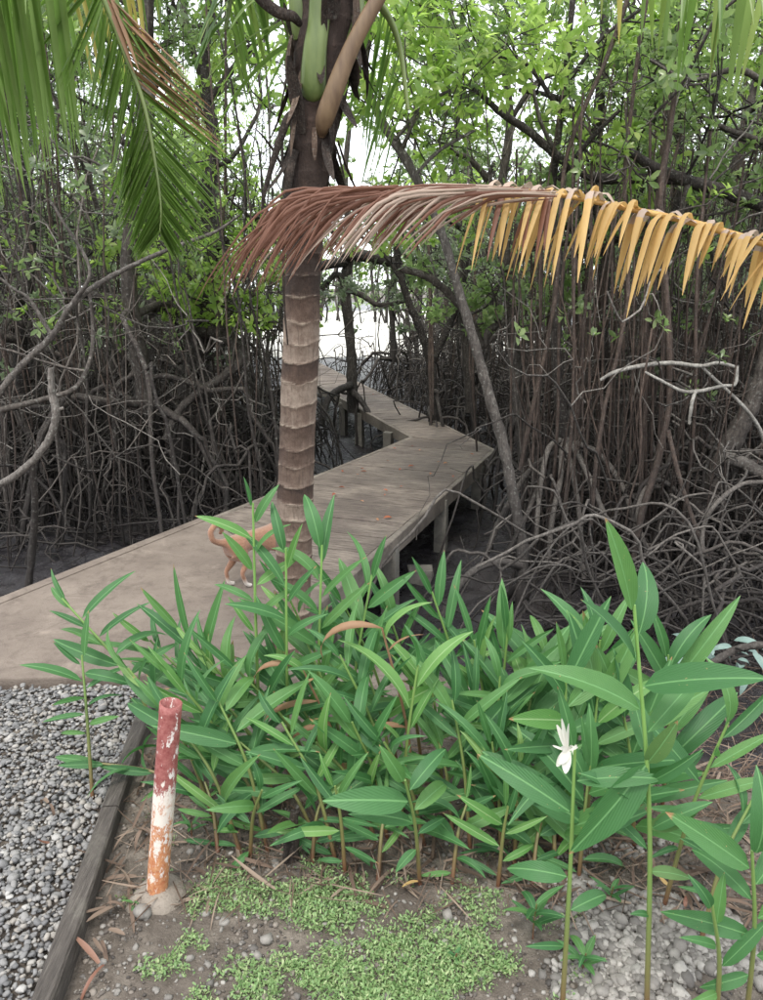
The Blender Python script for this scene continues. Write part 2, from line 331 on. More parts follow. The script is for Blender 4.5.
def stone_mat(name, stops):
    m, N, L, B = newmat(name); co = coord(N, L); r = geo_out(N, 'Random Per Island')
    c = ramp(N, L, r, stops); n = noise(N, L, co, 90, 4, .7); c = mixc(N, L, ramp(N, L, n, [(.4, 0.0), (.75, .45)]), c, (.10, .095, .09), 'MIX')
    L.new(c, B.inputs['Base Color']); B.inputs['Roughness'].default_value = .75; bump(N, L, B, n, .4, .004); return m
M['pebble'] = stone_mat('grey_pebble', [(.0, (.11, .11, .112)), (.35, (.19, .188, .187)), (.65, (.245, .238, .228)), (.9, (.29, .265, .232)), (1, (.38, .37, .35))])
M['rubble'] = stone_mat('pale_rubble', [(.0, (.10, .09, .08)), (.5, (.20, .185, .165)), (1, (.33, .31, .28))])
M['crumb'] = stone_mat('soil_crumb', [(.0, (.035, .028, .023)), (.5, (.09, .074, .06)), (1, (.21, .18, .15))])
M['footing'] = None
def plank_mat(name, ang):
    m, N, L, B = newmat(name); pos = geo_out(N, 'Position'); r = N.new('ShaderNodeObjectInfo').outputs['Random']
    rot = N.new('ShaderNodeMapping'); L.new(pos, rot.inputs[0]); rot.vector_type = 'TEXTURE'; rot.inputs['Rotation'].default_value = (0, 0, ang)
    sc = N.new('ShaderNodeMapping'); L.new(rot.outputs[0], sc.inputs[0]); sc.inputs['Scale'].default_value = (16, 1.2, 1)
    base = ramp(N, L, r, [(.0, (.115, .092, .076)), (.5, (.15, .121, .101)), (1, (.19, .155, .130))])
    n1 = noise(N, L, pos, 1.6, 5, .65); n2 = noise(N, L, sc.outputs[0], 5, 6, .75, .3); n3 = noise(N, L, pos, 8, 5, .7)
    c = mixc(N, L, ramp(N, L, n1, [(.42, 0.0), (.62, .7)]), base, (.30, .25, .205))
    c = mixc(N, L, ramp(N, L, n2, [(.40, .8), (.56, 0.0)]), c, (.055, .040, .034))
    c = mixc(N, L, ramp(N, L, n2, [(.60, 0.0), (.72, .7)]), c, (.40, .36, .31))
    c = mixc(N, L, ramp(N, L, n3, [(.56, 0.0), (.70, .5)]), c, (.09, .066, .055))
    L.new(c, B.inputs['Base Color']); B.inputs['Roughness'].default_value = .8; bump(N, L, B, mth(N, L, 'ADD', n2, n3), .8, .012); return m
def concrete_mat(name, a, b, dirt=(.12, .10, .075)):
    m, N, L, B = newmat(name); pos = geo_out(N, 'Position'); n1 = noise(N, L, pos, 1.7, 6, .7); n2 = noise(N, L, pos, 24, 6, .75); n3 = noise(N, L, pos, 160, 2)
    c = ramp(N, L, n1, [(.32, a), (.66, b)]); c = mixc(N, L, ramp(N, L, n2, [(.55, 0.0), (.74, .65)]), c, dirt)
    c = mixc(N, L, ramp(N, L, n3, [(.3, .3), (.5, 0.0)]), c, dirt); n4 = noise(N, L, pos, 5.5, 8, .8, .6); c = mixc(N, L, ramp(N, L, n4, [(.50, 0.0), (.66, .7)]), c, dirt); n6 = noise(N, L, pos, 3.1, 5, .7, 1.2); c = mixc(N, L, ramp(N, L, n6, [(.28, .45), (.42, 0.0)]), c, tuple(min(1, x * 1.5) for x in b))
    L.new(c, B.inputs['Base Color']); B.inputs['Roughness'].default_value = .88; bump(N, L, B, mth(N, L, 'ADD', n2, n3), .5, .006); return m
M['concrete'] = concrete_mat('path_concrete', (.125, .098, .080), (.225, .185, .152), (.085, .064, .052))
M['beam'] = concrete_mat('deck_edge', (.095, .078, .064), (.24, .205, .17), (.045, .038, .03))
M['post'] = concrete_mat('deck_post', (.10, .09, .075), (.24, .225, .195), (.04, .035, .03))
m, N, L, B = newmat('old_timber'); pos = coord(N, L, 'Object', (1, 14, 1)); n1 = noise(N, L, coord(N, L), 7, 6, .7); n2 = noise(N, L, coord(N, L, 'Object', (40, 3, 40)), 3, 5, .7)
c = ramp(N, L, n2, [(.3, (.030, .025, .021)), (.55, (.075, .064, .055)), (.8, (.16, .145, .125))]); c = mixc(N, L, ramp(N, L, n1, [(.55, 0.0), (.75, .6)]), c, (.15, .14, .115))
L.new(c, B.inputs['Base Color']); B.inputs['Roughness'].default_value = .85; bump(N, L, B, n2, .8, .01); M['timber'] = m
m, N, L, B = newmat('flaking_pipe_paint'); co = coord(N, L); z = N.new('ShaderNodeSeparateXYZ'); L.new(co, z.inputs[0])
n1 = noise(N, L, coord(N, L, 'Object', (1, 1, .45)), 34, 6, .75); n2 = noise(N, L, co, 85, 5, .7); n3 = noise(N, L, co, 9, 3)
zz = mth(N, L, 'ADD', z.outputs[2], mth(N, L, 'MULTIPLY', mth(N, L, 'SUBTRACT', n3, .5), .22))
red = ramp(N, L, n2, [(.35, (.20, .045, .042)), (.7, (.33, .13, .115))])
org = ramp(N, L, n2, [(.35, (.36, .12, .05)), (.7, (.52, .27, .13))])
wh = (.62, .56, .50)
f_or = N.new('ShaderNodeMapRange'); L.new(mth(N, L, 'ADD', z.outputs[2], mth(N, L, 'MULTIPLY', mth(N, L, 'SUBTRACT', n1, .5), -1.5)), f_or.inputs[0]); f_or.inputs[1].default_value = .17; f_or.inputs[2].default_value = .24
c = mixc(N, L, f_or.outputs[0], org, wh)
f_rd = N.new('ShaderNodeMapRange'); L.new(mth(N, L, 'ADD', zz, mth(N, L, 'MULTIPLY', mth(N, L, 'SUBTRACT', n1, .5), .35)), f_rd.inputs[0]); f_rd.inputs[1].default_value = .325; f_rd.inputs[2].default_value = .34
c = mixc(N, L, f_rd.outputs[0], c, red)
c = mixc(N, L, ramp(N, L, n1, [(.57, 0.0), (.60, 1.0)]), c, (.62, .57, .53))
c = mixc(N, L, ramp(N, L, n2, [(.66, 0.0), (.72, .6)]), c, (.20, .12, .08))
L.new(c, B.inputs['Base Color']); B.inputs['Roughness'].default_value = .6; bump(N, L, B, mth(N, L, 'ADD', n1, n2), .6, .004); M['pipe'] = m
m, N, L, B = newmat('dog_fur'); co = coord(N, L); n1 = noise(N, L, coord(N, L, 'Object', (1, 2.5, 1)), 70, 6, .75); z = N.new('ShaderNodeSeparateXYZ'); L.new(co, z.inputs[0])
c = ramp(N, L, n1, [(.3, (.22, .105, .058)), (.7, (.36, .19, .115))])
mr = N.new('ShaderNodeMapRange'); L.new(z.outputs[2], mr.inputs[0]); mr.inputs[1].default_value = .07; mr.inputs[2].default_value = .03
c = mixc(N, L, mr.outputs[0], c, (.66, .60, .54)); L.new(c, B.inputs['Base Color']); B.inputs['Roughness'].default_value = .8; bump(N, L, B, n1, .5, .01)
B.inputs['Sheen Weight'].default_value = .3; M['dog'] = m
M['dog_dark'] = newmat('dog_nose')[0]; M['dog_dark'].node_tree.nodes['Principled BSDF'].inputs['Base Color'].default_value = (.02, .015, .013, 1)
M['footing'] = concrete_mat('earthy_concrete', (.15, .125, .10), (.27, .235, .195), (.08, .06, .045))
M['sand'] = concrete_mat('pale_sand', (.62, .60, .55), (.78, .76, .71), (.5, .47, .42))
M['plastic'] = concrete_mat('dirty_white_plastic', (.6, .6, .57), (.75, .75, .72), (.3, .3, .27))

# ------------------------------------------------------------------ ground
def bank_y(x): return np.interp(x, [-9, -.45, .25, 1.15, 3, 9], [3.28, 3.28, 2.95, 2.22, 2.0, 1.9])
def ground_z(x, y):
    x = np.asarray(x, float); y = np.asarray(y, float)
    t = np.clip((y - bank_y(x) + vnoise(x * 3, y * 3, 3) * .15) / .42, 0, 1); t = t * t * (3 - 2 * t)
    soil = .028 * vnoise(x * 4, y * 4, 1) + .016 * vnoise(x * 13, y * 13, 2) + .008 * vnoise(x * 40, y * 40, 5)
    mudz = MUD + .11 * vnoise(x * 1.3, y * 1.3, 6) + .055 * vnoise(x * 5, y * 5, 7) + .035 * vnoise(x * 14, y * 14, 8)
    far = np.clip((np.hypot(x, y) - 40) / 60, 0, 1)
    return soil * (1 - t) + mudz * t * (1 - far) + far * t * (MUD + .3)
def axis(lo, hi, fine_lo, fine_hi, step, grow=1.09):
    a = list(np.arange(fine_lo, fine_hi, step)); s = step; x = a[-1]
    while x < hi: s *= grow; x += s; a.append(x)
    s = step; x = a[0]; b = []
    while x > lo: s *= grow; x -= s; b.append(x)
    return np.array(b[::-1] + a)
X = axis(-260, 260, -2.6, 3.4, .027); Y = axis(-60, 380, .9, 6.6, .027)
gx, gy = np.meshgrid(X, Y, indexing='ij'); gz = ground_z(gx, gy)
edge0, edge1 = G(40, 1000), G(134, 735)                      # the timber edging's line
def left_of_edge(x, y): return (x - edge0[0]) * (edge1[1] - edge0[1]) - (y - edge0[1]) * (edge1[0] - edge0[0]) < 0
nx, ny = gx.shape; idx = np.arange(nx * ny).reshape(nx, ny)
g = Geo(); g.add(np.stack([gx, gy, gz], -1).reshape(-1, 3), np.stack([idx[:-1, :-1], idx[1:, :-1], idx[1:, 1:], idx[:-1, 1:]], -1).reshape(-1, 4))
g.build('ground', M['ground'], kind='structure')

# pale clearing seen through the trees
s = G(270, 352, MUD); cy = s[1]
g = Geo(); xs = np.linspace(-16, 8, 40); ys = np.linspace(22, 60, 40); a, b = np.meshgrid(xs, ys, indexing='ij')
zc = MUD + .16 + .12 * vnoise(a, b, 9); e = np.minimum(np.minimum(a + 16, 8 - a), np.minimum(b - 22, 60 - b)); zc = np.where(e < .7, MUD - .3, zc)
idx = np.arange(1600).reshape(40, 40); g.add(np.stack([a, b, zc], -1).reshape(-1, 3), np.stack([idx[:-1, :-1], idx[1:, :-1], idx[1:, 1:], idx[:-1, 1:]], -1).reshape(-1, 4))
g.build('sand_clearing', M['sand'], kind='structure')

# ------------------------------------------------------------------ concrete path and boardwalk
def D2(px, py): return G(px, py, DECK)[:2]
pL0, pIn, pOut, pR0 = D2(0, 603), D2(410, 437), D2(496, 450), D2(300, 622)
pFR, pFL = D2(318, 362), D2(318, 386)
d1 = nrm(np.r_[pOut - D2(372, 557), 0])[:2]; d2 = nrm(np.r_[pFR - pOut, 0])[:2]
pFR2 = pFR + d2 * 1.2; pFL2 = pFL + nrm(np.r_[pFL - pIn, 0])[:2] * 1.2
dl = nrm(np.r_[pIn - pL0, 0])[:2]
# strip clip
def clip(poly, n, lo, hi):
    for sgn, lim in ((1, lo), (-1, -hi)):
        out = []
        for i in range(len(poly)):
            a, b = poly[i], poly[(i + 1) % len(poly)]; da, db = sgn * (a @ n) - lim, sgn * (b @ n) - lim
            if da >= 0: out.append(a)
            if (da > 0) != (db > 0) and abs(da - db) > 1e-9: out.append(a + (b - a) * da / (da - db))
        poly = out
        if len(poly) < 3: return []
    return poly
split_a = pL0 + dl * 1.62                                  # where the concrete meets the planks, far edge
split_b = D2(334, 592)
path = empty('concrete_path', (float(pL0[0]), float(pL0[1]), 0), 'smooth pale concrete path slab the dog stands on, running off at the left', 'path'); path['kind'] = 'structure'
base = np.array(path.location)
g = Geo(); nb = D2(0, 679); nb2 = D2(120, 676); nb3 = D2(232, 668)
ext = pL0 - dl * ((pL0[1] - nb[1]) / dl[1]); ext2 = ext
poly = [ext, nb, nb2, nb3, pR0, split_b, split_a]
prism(g, [p - base[:2] for p in poly][::1], -.35, DECK, 0, .004)
g.build('slab', M['concrete'], path)
g = Geo()                                                    # pale rounded rim along the far edge
u = np.r_[dl, 0]; n_ = np.array([-dl[1], dl[0], 0]); Ln = np.linalg.norm(split_a - ext)
mid = (ext + split_a) / 2
box(g, np.r_[mid, DECK - .045] + n_ * .02 - base, (Ln, .07, .10), [u, n_, [0, 0, 1]]); g.build('rim', M['concrete'], path)

deck = empty('boardwalk', (float(pIn[0]), float(pIn[1]), DECK), 'weathered plank boardwalk zigzagging away through the mangroves on short posts', 'boardwalk')
db = np.array(deck.location)
def planks(poly, d, w=.155, gap=.006):
    pm_ = plank_mat('weathered_plank', math.atan2(d[1], d[0]))
    poly = [np.array(p) for p in poly]; lo = min(p @ d for p in poly); hi = max(p @ d for p in poly); t = lo; c0 = sum(poly) / len(poly)
    while t < hi - .01:
        ww = w * random.uniform(.93, 1.07); q = clip(poly, d, t, min(t + ww - gap, hi))
        if len(q) >= 3:
            area = abs(sum(q[i][0] * q[(i + 1) % len(q)][1] - q[(i + 1) % len(q)][0] * q[i][1] for i in range(len(q)))) / 2
            if area > .002:
                c = sum(q) / len(q); g = Geo(); dz = random.uniform(-.003, .003)
                qq = np.array([p - c for p in q]); ar = sum(qq[i][0] * qq[(i + 1) % len(qq)][1] - qq[(i + 1) % len(qq)][0] * qq[i][1] for i in range(len(qq)))
                if ar < 0: qq = qq[::-1]
                prism(g, qq, -.035, dz, 0, .0)
                g.build('plank', pm_, deck, (c[0] - db[0], c[1] - db[1], 0))
        t += ww
ins = .047
nl = np.array([-dl[1], dl[0]]); nr = np.array([-d1[1], d1[0]])
planks([split_a - nl * ins, pIn - nl * ins, pOut + nr * ins, split_b + nr * ins], d1)
n2 = np.array([-d2[1], d2[0]])
d2l = nrm(np.r_[pFL - pIn, 0])[:2]; n2l = np.array([-d2l[1], d2l[0]])
planks([pIn - n2l * ins, pOut + n2 * 0 - d2 * 0 + n2 * ins, pFR2 + n2 * ins, pFL2 - n2l * ins], d2)
def beam(a, b, side, h=.12, w=.045, lift=.003):
    a = np.asarray(a); b = np.asarray(b); d = nrm(np.r_[b - a, 0]); n = np.array([-d[1], d[0], 0]) * side; Ln = np.linalg.norm(b - a)
    c = np.r_[(a + b) / 2, 0] - n * w / 2; g = Geo(); k = max(2, int(Ln / .25))
    xs = np.linspace(-Ln / 2, Ln / 2, k); v = []
    for x in xs:
        for yy, zz in ((-w / 2, lift - h), (w / 2, lift - h), (w / 2, lift - .006), (w / 2 - .006, lift), (-w / 2 + .006, lift), (-w / 2, lift - .006)):
            v.append(d * x + n * (yy + rng.normal(0, .0012)) + np.array([0, 0, zz + rng.normal(0, .0012)]))
    f = [];
    for i in range(k - 1):
        for j in range(6): f.append([i * 6 + j, i * 6 + (j + 1) % 6, (i + 1) * 6 + (j + 1) % 6, (i + 1) * 6 + j])
    g.add(v, f, 0, False); g.add(v[:6], [[5, 4, 3, 2, 1, 0]], 0, False); g.add(v[-6:], [[0, 1, 2, 3, 4, 5]], 0, False)
    g.build('edge_beam', M['beam'], deck, (c[0] - db[0], c[1] - db[1], 0))
beam(split_a, pIn, 1); beam(pR0 + d1 * 0, pOut, -1)
beam(pOut, pFR2, -1); beam(pIn, pFL2, 1)
def post(p, w=.10, h=.5):
    g = Geo(); box(g, (0, 0, -h / 2 - .05), (w, w, h), [np.r_[d1, 0], np.r_[nr, 0], [0, 0, 1]], jitter=.004); g.build('post', M['post'], deck, (p[0] - db[0], p[1] - db[1], 0))
for px, py in ((402, 540), (452, 494), (487, 462), (346, 596)): post(D2(px, py) + nr * .08, .095, .62)
for px, py in ((380, 428), (352, 410), (336, 399)): post(D2(px, py) - n2l * .10, .095, .6)
for t in (.25, .5, .75): post(pL0 + (pIn - pL0) * (.45 + t * .5) - nl * .1, .09, .6)
for t in (.2, .42, .64, .86): post(pOut + (pFR - pOut) * t + n2 * .1, .09, .6)
# cross joists under the planks
for a_, b_, n__ in ((split_a * .4 + pIn * .6, split_b * .4 + pOut * .6, 2), (split_a * .1 + pIn * .9, split_b * .1 + pOut * .9, 2)):
    g = Geo(); d_ = nrm(np.r_[b_ - a_, 0]); Ln = np.linalg.norm(b_ - a_) - .2
    box(g, (0, 0, -.075), (Ln, .07, .07), [d_, np.array([-d_[1], d_[0], 0]), [0, 0, 1]]); c = (a_ + b_) / 2; g.build('joist', M['post'], deck, (c[0] - db[0], c[1] - db[1], 0))

# fallen leaves on the deck
lg = Geo(); leaf_batch(lg, [[0, 0, 0]], [[0, 1, .04]], [[0.1, 0, 1]], [.075], wr=.45, fold=.3, droop=.05); lmesh = lg.mesh('fallen_leaf', M['red_leaf'])
for px, py in ((341, 472), (356, 476), (367, 473), (384, 497), (360, 502), (383, 491), (399, 488), (332, 497), (440, 463), (443, 465), (474, 456), (402, 470), (408, 468), (420, 452), (376, 520), (396, 450), (414, 447), (332, 515), (430, 476), (389, 462), (364, 470), (452, 477), (350, 380), (372, 395), (398, 409), (383, 520), (345, 489)):
    p = D2(px, py); o = bpy.data.objects.new('fallen_leaf', lmesh); COL.objects.link(o); o.location = (p[0], p[1], DECK + .012)
    o.rotation_euler = (random.uniform(-.15, .15), random.uniform(-.2, .2), random.uniform(0, 6.3)); s_ = random.uniform(.35, .9); o.scale = (s_, s_, s_)
    tag(o, 'small red brown fallen leaf lying on the weathered boardwalk planks', 'fallen leaf', 'fallen leaves on the boardwalk')

# ------------------------------------------------------------------ timber edging, pipe
g = Geo(); d_ = nrm((edge1 - edge0) * [1, 1, 0]); n_ = np.array([d_[1], -d_[0], 0]); Ln = np.linalg.norm((edge1 - edge0)[:2]) + .75
st = edge0 - d_ * .5
root = empty('timber_edging', tuple(st), 'dark old timber board edging between the grey gravel and the soil bed', 'edging')
for a_, b_ in ((0, .60 * Ln), (.60 * Ln + .006, Ln)):
    g = Geo(); k = 14; xs = np.linspace(a_, b_, k); v = []
    for x in xs:
        w0 = vnoise(x * 9, 1, 12) * .006; z0 = vnoise(x * 7, 3, 13) * .008
        for yy, zz in ((0, -.08), (.052, -.08), (.052 + w0, .052 + z0), (.046 + w0, .058 + z0), (.006, .058 + z0), (0, .052 + z0)): v.append(d_ * x + n_ * yy + np.array([0, 0, zz]))
    f = [[i * 6 + j, i * 6 + (j + 1) % 6, (i + 1) * 6 + (j + 1) % 6, (i + 1) * 6 + j] for i in range(k - 1) for j in range(6)]
    g.add(v, f, 0, False); g.add(v[:6], [[5, 4, 3, 2, 1, 0]], 0, False); g.add(v[-6:], [[0, 1, 2, 3, 4, 5]], 0, False); g.build('board', M['timber'], root)

b0 = G(157, 893); t0 = P(171, 703, b0[1] + .02)
ax = t0 - b0; Lp = np.linalg.norm(ax); ax = ax / Lp
pipe = empty('standing_pipe', tuple(b0), 'flaking red, white and orange painted pipe standing in the soil beside the timber edging', 'pipe')
g = Geo(); ns = 28; a = np.arange(ns) * 2 * math.pi / ns; rO, rI = .0285, .0245; v = []; rows = []
for z_ in list(np.linspace(-.06, Lp, 30)): rows.append((rO + rng.normal(0, .0002), z_))
rows += [(rI, Lp), (rI, Lp - .12)]
for r_, z_ in rows:
    for t in a: v.append((r_ * math.cos(t), r_ * math.sin(t), z_ + (vnoise(t * 1, 0, 21) * .003 if z_ >= Lp - .001 else 0)))
f = [[i * ns + j, i * ns + (j + 1) % ns, (i + 1) * ns + (j + 1) % ns, (i + 1) * ns + j] for i in range(len(rows) - 1) for j in range(ns)]
g.add(v, f); k = (len(rows) - 1) * ns; g.add([v[k + j] for j in range(ns)], [list(range(ns))])
o = g.build('tube', M['pipe'], pipe); o.rotation_mode = 'QUATERNION'; o.rotation_quaternion = Vector(ax).to_track_quat('Z', 'Y')
g = Geo(); prof = [(.085, -.03), (.07, .0), (.055, .012), (.040, .018), (.028, .02)]; v = []     # little mound of concrete at its foot
for r_, z_ in prof:
    for t in a: q = 1 + .25 * vnoise(math.cos(t) * 2 + 9, math.sin(t) * 2 + 9, 22); v.append((r_ * q * math.cos(t), r_ * q * math.sin(t), z_ + .012 * vnoise(math.cos(t) * 3 + r_ * 40, math.sin(t) * 3, 23)))
g.add(v, [[i * ns + j, i * ns + (j + 1) % ns, (i + 1) * ns + (j + 1) % ns, (i + 1) * ns + j] for i in range(len(prof) - 1) for j in range(ns)]); g.build('footing', M['footing'], pipe)

# ------------------------------------------------------------------ pebbles
def stones(g, C, size, flat=.6):
    n = len(C)
    cu = np.array([[x, y, z] for x in (-1, 0, 1) for y in (-1, 0, 1) for z in (-1, 0, 1) if (x, y, z) != (0, 0, 0)], float)
    id_ = {tuple(int(q) for q in c): i for i, c in enumerate(cu)}; F = []
    for axn in range(3):
        for s_ in (-1, 1):
            for p in (-1, 0):
                for q in (-1, 0):
                    c4 = []
                    for (dp, dq) in ((0, 0), (1, 0), (1, 1), (0, 1)):
                        t = [0, 0, 0]; t[axn] = s_; t[(axn + 1) % 3] = p + dp; t[(axn + 2) % 3] = q + dq; c4.append(id_[tuple(t)])
                    F.append(c4 if s_ > 0 else c4[::-1])
    cu /= np.linalg.norm(cu, axis=1, keepdims=True) ** .8; F = np.array(F)
    V = cu[None] * (1 + .13 * rng.normal(size=(n, 26, 1))) * np.asarray(size)[:, None, None] * .5
    V = V * np.stack([np.ones(n), rng.uniform(.6, .9, n), rng.uniform(flat * .6, flat, n)], -1)[:, None]
    tz = rng.random(n) * 6.3; ty = rng.normal(0, .35, n); cz, sz = np.cos(tz), np.sin(tz); cy_, sy = np.cos(ty), np.sin(ty); Z = np.zeros(n); O = np.ones(n)
    Rz = np.stack([np.stack([cz, -sz, Z], -1), np.stack([sz, cz, Z], -1), np.stack([Z, Z, O], -1)], 1)
    Ry = np.stack([np.stack([cy_, Z, sy], -1), np.stack([Z, O, Z], -1), np.stack([-sy, Z, cy_], -1)], 1)
    V = np.einsum('nij,nkj->nki', Rz @ Ry, V) + np.asarray(C)[:, None]
    g.add(V.reshape(-1, 3), (np.arange(n)[:, None, None] * 26 + F[None]).reshape(-1, 4), 0, True)
pts = []; rows_ = []
sp = .0125
for y in np.arange(1.05, 3.1, sp):
    for x in np.arange(-2.1, -.3, sp):
        xx = x + random.uniform(-.5, .5) * sp; yy = y + random.uniform(-.5, .5) * sp
        if not left_of_edge(xx + .012, yy) or yy > nb[1] - .01 + (xx + 1.5) * .02: continue
        u_, v_ = scr((xx, yy, 0))
        if u_ < -60 or v_ > 1060: continue
        pts.append((xx, yy, ground_z(xx, yy) + .012 + random.uniform(-.006, .014)))
pts = np.array(pts); g = Geo(); stones(g, pts, np.clip(rng.lognormal(math.log(.0155), .34, len(pts)), .007, .040)); g.build('gravel', M['pebble'], kind='stuff')
tag(bpy.data.objects['gravel'], 'grey rounded pebble gravel covering the ground left of the timber edging', 'gravel')
pts = []
for k in range(9000):
    px = random.uniform(500, 800); py = random.uniform(835, 1030); q = G(px, py)
    w = min(1, max(0, (px - 545) / 60)) * min(1, max(0, (py - 838) / 40))
    if random.random() < w and vnoise(q[0] * 5, q[1] * 5, 15) > -.18: pts.append((q[0], q[1], ground_z(q[0], q[1]) + random.uniform(-.002, .01)))
pts = np.array(pts); g = Geo(); stones(g, pts, np.clip(rng.lognormal(math.log(.017), .4, len(pts)), .007, .048), .75)
pts = []
for k in range(1300):
    px = random.uniform(60, 620); py = random.uniform(800, 1030); q = G(px, py)
    if not left_of_edge(q[0] - .07, q[1]): pts.append((q[0], q[1], ground_z(q[0], q[1]) + .001))
pts = np.array(pts); stones(g, pts, np.clip(rng.lognormal(math.log(.009), .5, len(pts)), .004, .03), .8)
gc = Geo(); pts = []
for k in range(5500):                                        # crumbs of soil
    px = random.uniform(60, 780); py = random.uniform(790, 1035); q = G(px, py)
    if not left_of_edge(q[0] - .07, q[1]) and vnoise(q[0] * 6, q[1] * 6, 41) > -.15: pts.append((q[0], q[1], ground_z(q[0], q[1]) + .001))
pts = np.array(pts); stones(gc, pts, np.clip(rng.lognormal(math.log(.0075), .5, len(pts)), .003, .022), .8); oc = gc.build('soil_crumbs', M['crumb'], kind='stuff'); tag(oc, 'dark crumbs of soil over the bare bed', 'soil')
o = g.build('rubble', M['rubble'], kind='stuff'); tag(o, 'pale broken stones and grit scattered over the soil at the lower right', 'rubble')
for px, py, s_, lab in ((267, 943, .035, 'grey stone by the ground cover with a smooth rounded top'), (257, 958, .03, 'white angular stone lying just below the grey rounded one'), (143, 914, .05, 'dark flat stone half buried at the foot of the painted pipe'),
                       (447, 918, .04, 'grey stone under the ginger leaves at the edge of the ground cover'), (45, 875, .036, 'largest pale pebble lying on top of the gravel')):
    g = Geo(); stones(g, np.zeros((1, 3)), np.array([s_]), .8); q = G(px, py); o = g.build('stone', M['rubble'], None, (q[0], q[1], float(ground_z(q[0], q[1])) + .012)); tag(o, lab, 'stone')

# ground cover
g = Geo(); C = []; A = []
for k in range(44000):
    px = random.uniform(120, 600); py = random.uniform(800, 1040); q = G(px, py)
    a_ = math.exp(-((px - 310) / 75) ** 2 - ((py - 905) / 32) ** 2) + math.exp(-((px - 370) / 110) ** 2 - ((py - 985) / 45) ** 2) + .5 * math.exp(-((px - 470) / 60) ** 2 - ((py - 950) / 50) ** 2) + .10
    a_ += .5 * math.exp(-((px - 230) / 40) ** 2 - ((py - 880) / 14) ** 2)
    if left_of_edge(q[0] - .09, q[1]): continue
    nz_ = vnoise(q[0] * 14, q[1] * 14, 17) + .6 * vnoise(q[0] * 40, q[1] * 40, 18)
    if a_ * .80 + nz_ * .95 > .40 and random.random() < .85: C.append((q[0], q[1], ground_z(q[0], q[1]) + random.uniform(.001, .015) * (.6 + a_))); A.append((random.gauss(0, .35), random.gauss(0, .35), 1))
rosettes(g, C, A, 5, (.005, .0145), 0, (15, 85)); o = g.build('ground_cover', M['weed'], kind='stuff'); tag(o, 'low bright green creeping ground cover on the bare soil', 'ground cover')

# dry litter: curved ribbons and stalks
def ribbon(g, p, d, up, L, w, curl, n=6, mat=0):
    d = nrm(d); up = nrm(np.asarray(up) - d * (np.asarray(up) @ d)); s_ = np.cross(d, up); v = []; q = np.array(p, float); ang = 0
    for i in range(n + 1):
        t = i / n; ww = w * (math.sin(math.pi * min(.98, .12 + .86 * t)) ** .6); dd = d * math.cos(ang) + up * math.sin(ang); nn = -d * math.sin(ang) + up * math.cos(ang)
        v += [q - s_ * ww / 2 + nn * ww * .2, q, q + s_ * ww / 2 + nn * ww * .2]; q = q + dd * L / n; ang += curl / n
    f = [[3 * i + j, 3 * i + j + 1, 3 * i + 4 + j, 3 * i + 3 + j] for i in range(n) for j in (0, 1)]; g.add(v, f, mat)
g = Geo()
for k in range(1500):
    px = random.uniform(90, 763); py = random.uniform(745, 905) + max(0, (px - 480)) * .05; q = G(px, py)
    if q[1] > bank_y(q[0]) + .35 or left_of_edge(q[0] - .07, q[1]): continue
    z_ = float(ground_z(q[0], q[1])) + random.uniform(.003, .03); a_ = random.uniform(0, 6.3)
    ribbon(g, (q[0], q[1], z_), (math.cos(a_), math.sin(a_), random.uniform(-.05, .25)), (random.gauss(0, .5), random.gauss(0, .5), 1), random.uniform(.05, .17), random.choice([.002, .003, .004, .007, .011]), random.uniform(-1.6, .6))
for k in range(700):                                         # straw-like debris on the bank and mud at the right
    px = random.uniform(560, 800); py = random.uniform(660, 840); q = G(px, py, -.3); z_ = float(ground_z(q[0], q[1])) + random.uniform(.005, .09); a_ = random.uniform(0, 6.3)
    ribbon(g, (q[0], q[1], z_), (math.cos(a_), math.sin(a_), random.uniform(-.05, .3)), (random.gauss(0, .5), random.gauss(0, .5), 1), random.uniform(.1, .4), random.choice([.003, .004, .007]), random.uniform(-1.5, .5))
o = g.build('leaf_litter', M['litter'], kind='stuff'); tag(o, 'dry brown leaf litter and stalks under the ginger plants', 'leaf litter')
def curled(px, py, n, label, mat='litter', L=.12, z=0.01):
    g = Geo(); q = G(px, py)
    for k in range(n):
        a_ = random.uniform(0, 6.3); ribbon(g, (random.gauss(0, .012), random.gauss(0, .012), .015 + k * .005), (math.cos(a_), math.sin(a_), .3), (0, 0, 1), L * random.uniform(.4, .75), random.uniform(.007, .016), random.uniform(-3.2, 1.8), 8)
    o = g.build('dry_leaf', M[mat], None, (q[0], q[1], float(ground_z(q[0], q[1])) + z)); tag(o, label, 'dry leaf')
curled(104, 915, 4, 'pale brown curled dry leaf against the timber edging left of the pipe foot')
curled(108, 940, 3, 'thin brown curled leaf in front of the dry leaves by the edging')
curled(140, 838, 5, 'coil of pale dry leaves on the soil behind the painted pipe', L=.2)
curled(112, 965, 2, 'thin reddish leaf stalk lying on the soil near the edging', 'dead_red', .17)
curled(52, 856, 1, 'dark red brown leaf lying on the grey gravel', 'dead_red', .06, .03)
curled(50, 815, 2, 'pale straw coloured dry stalk lying on the gravel', L=.11, z=.03)
curled(417, 890, 1, 'orange fallen leaf under the middle ginger leaves', 'dead_orange', .07)
curled(676, 897, 1, 'orange fallen leaf on the pale stones at the right', 'dead_orange', .05)
curled(683, 918, 1, 'dark red fallen leaf on the stones below the orange one', 'dead_red', .06)

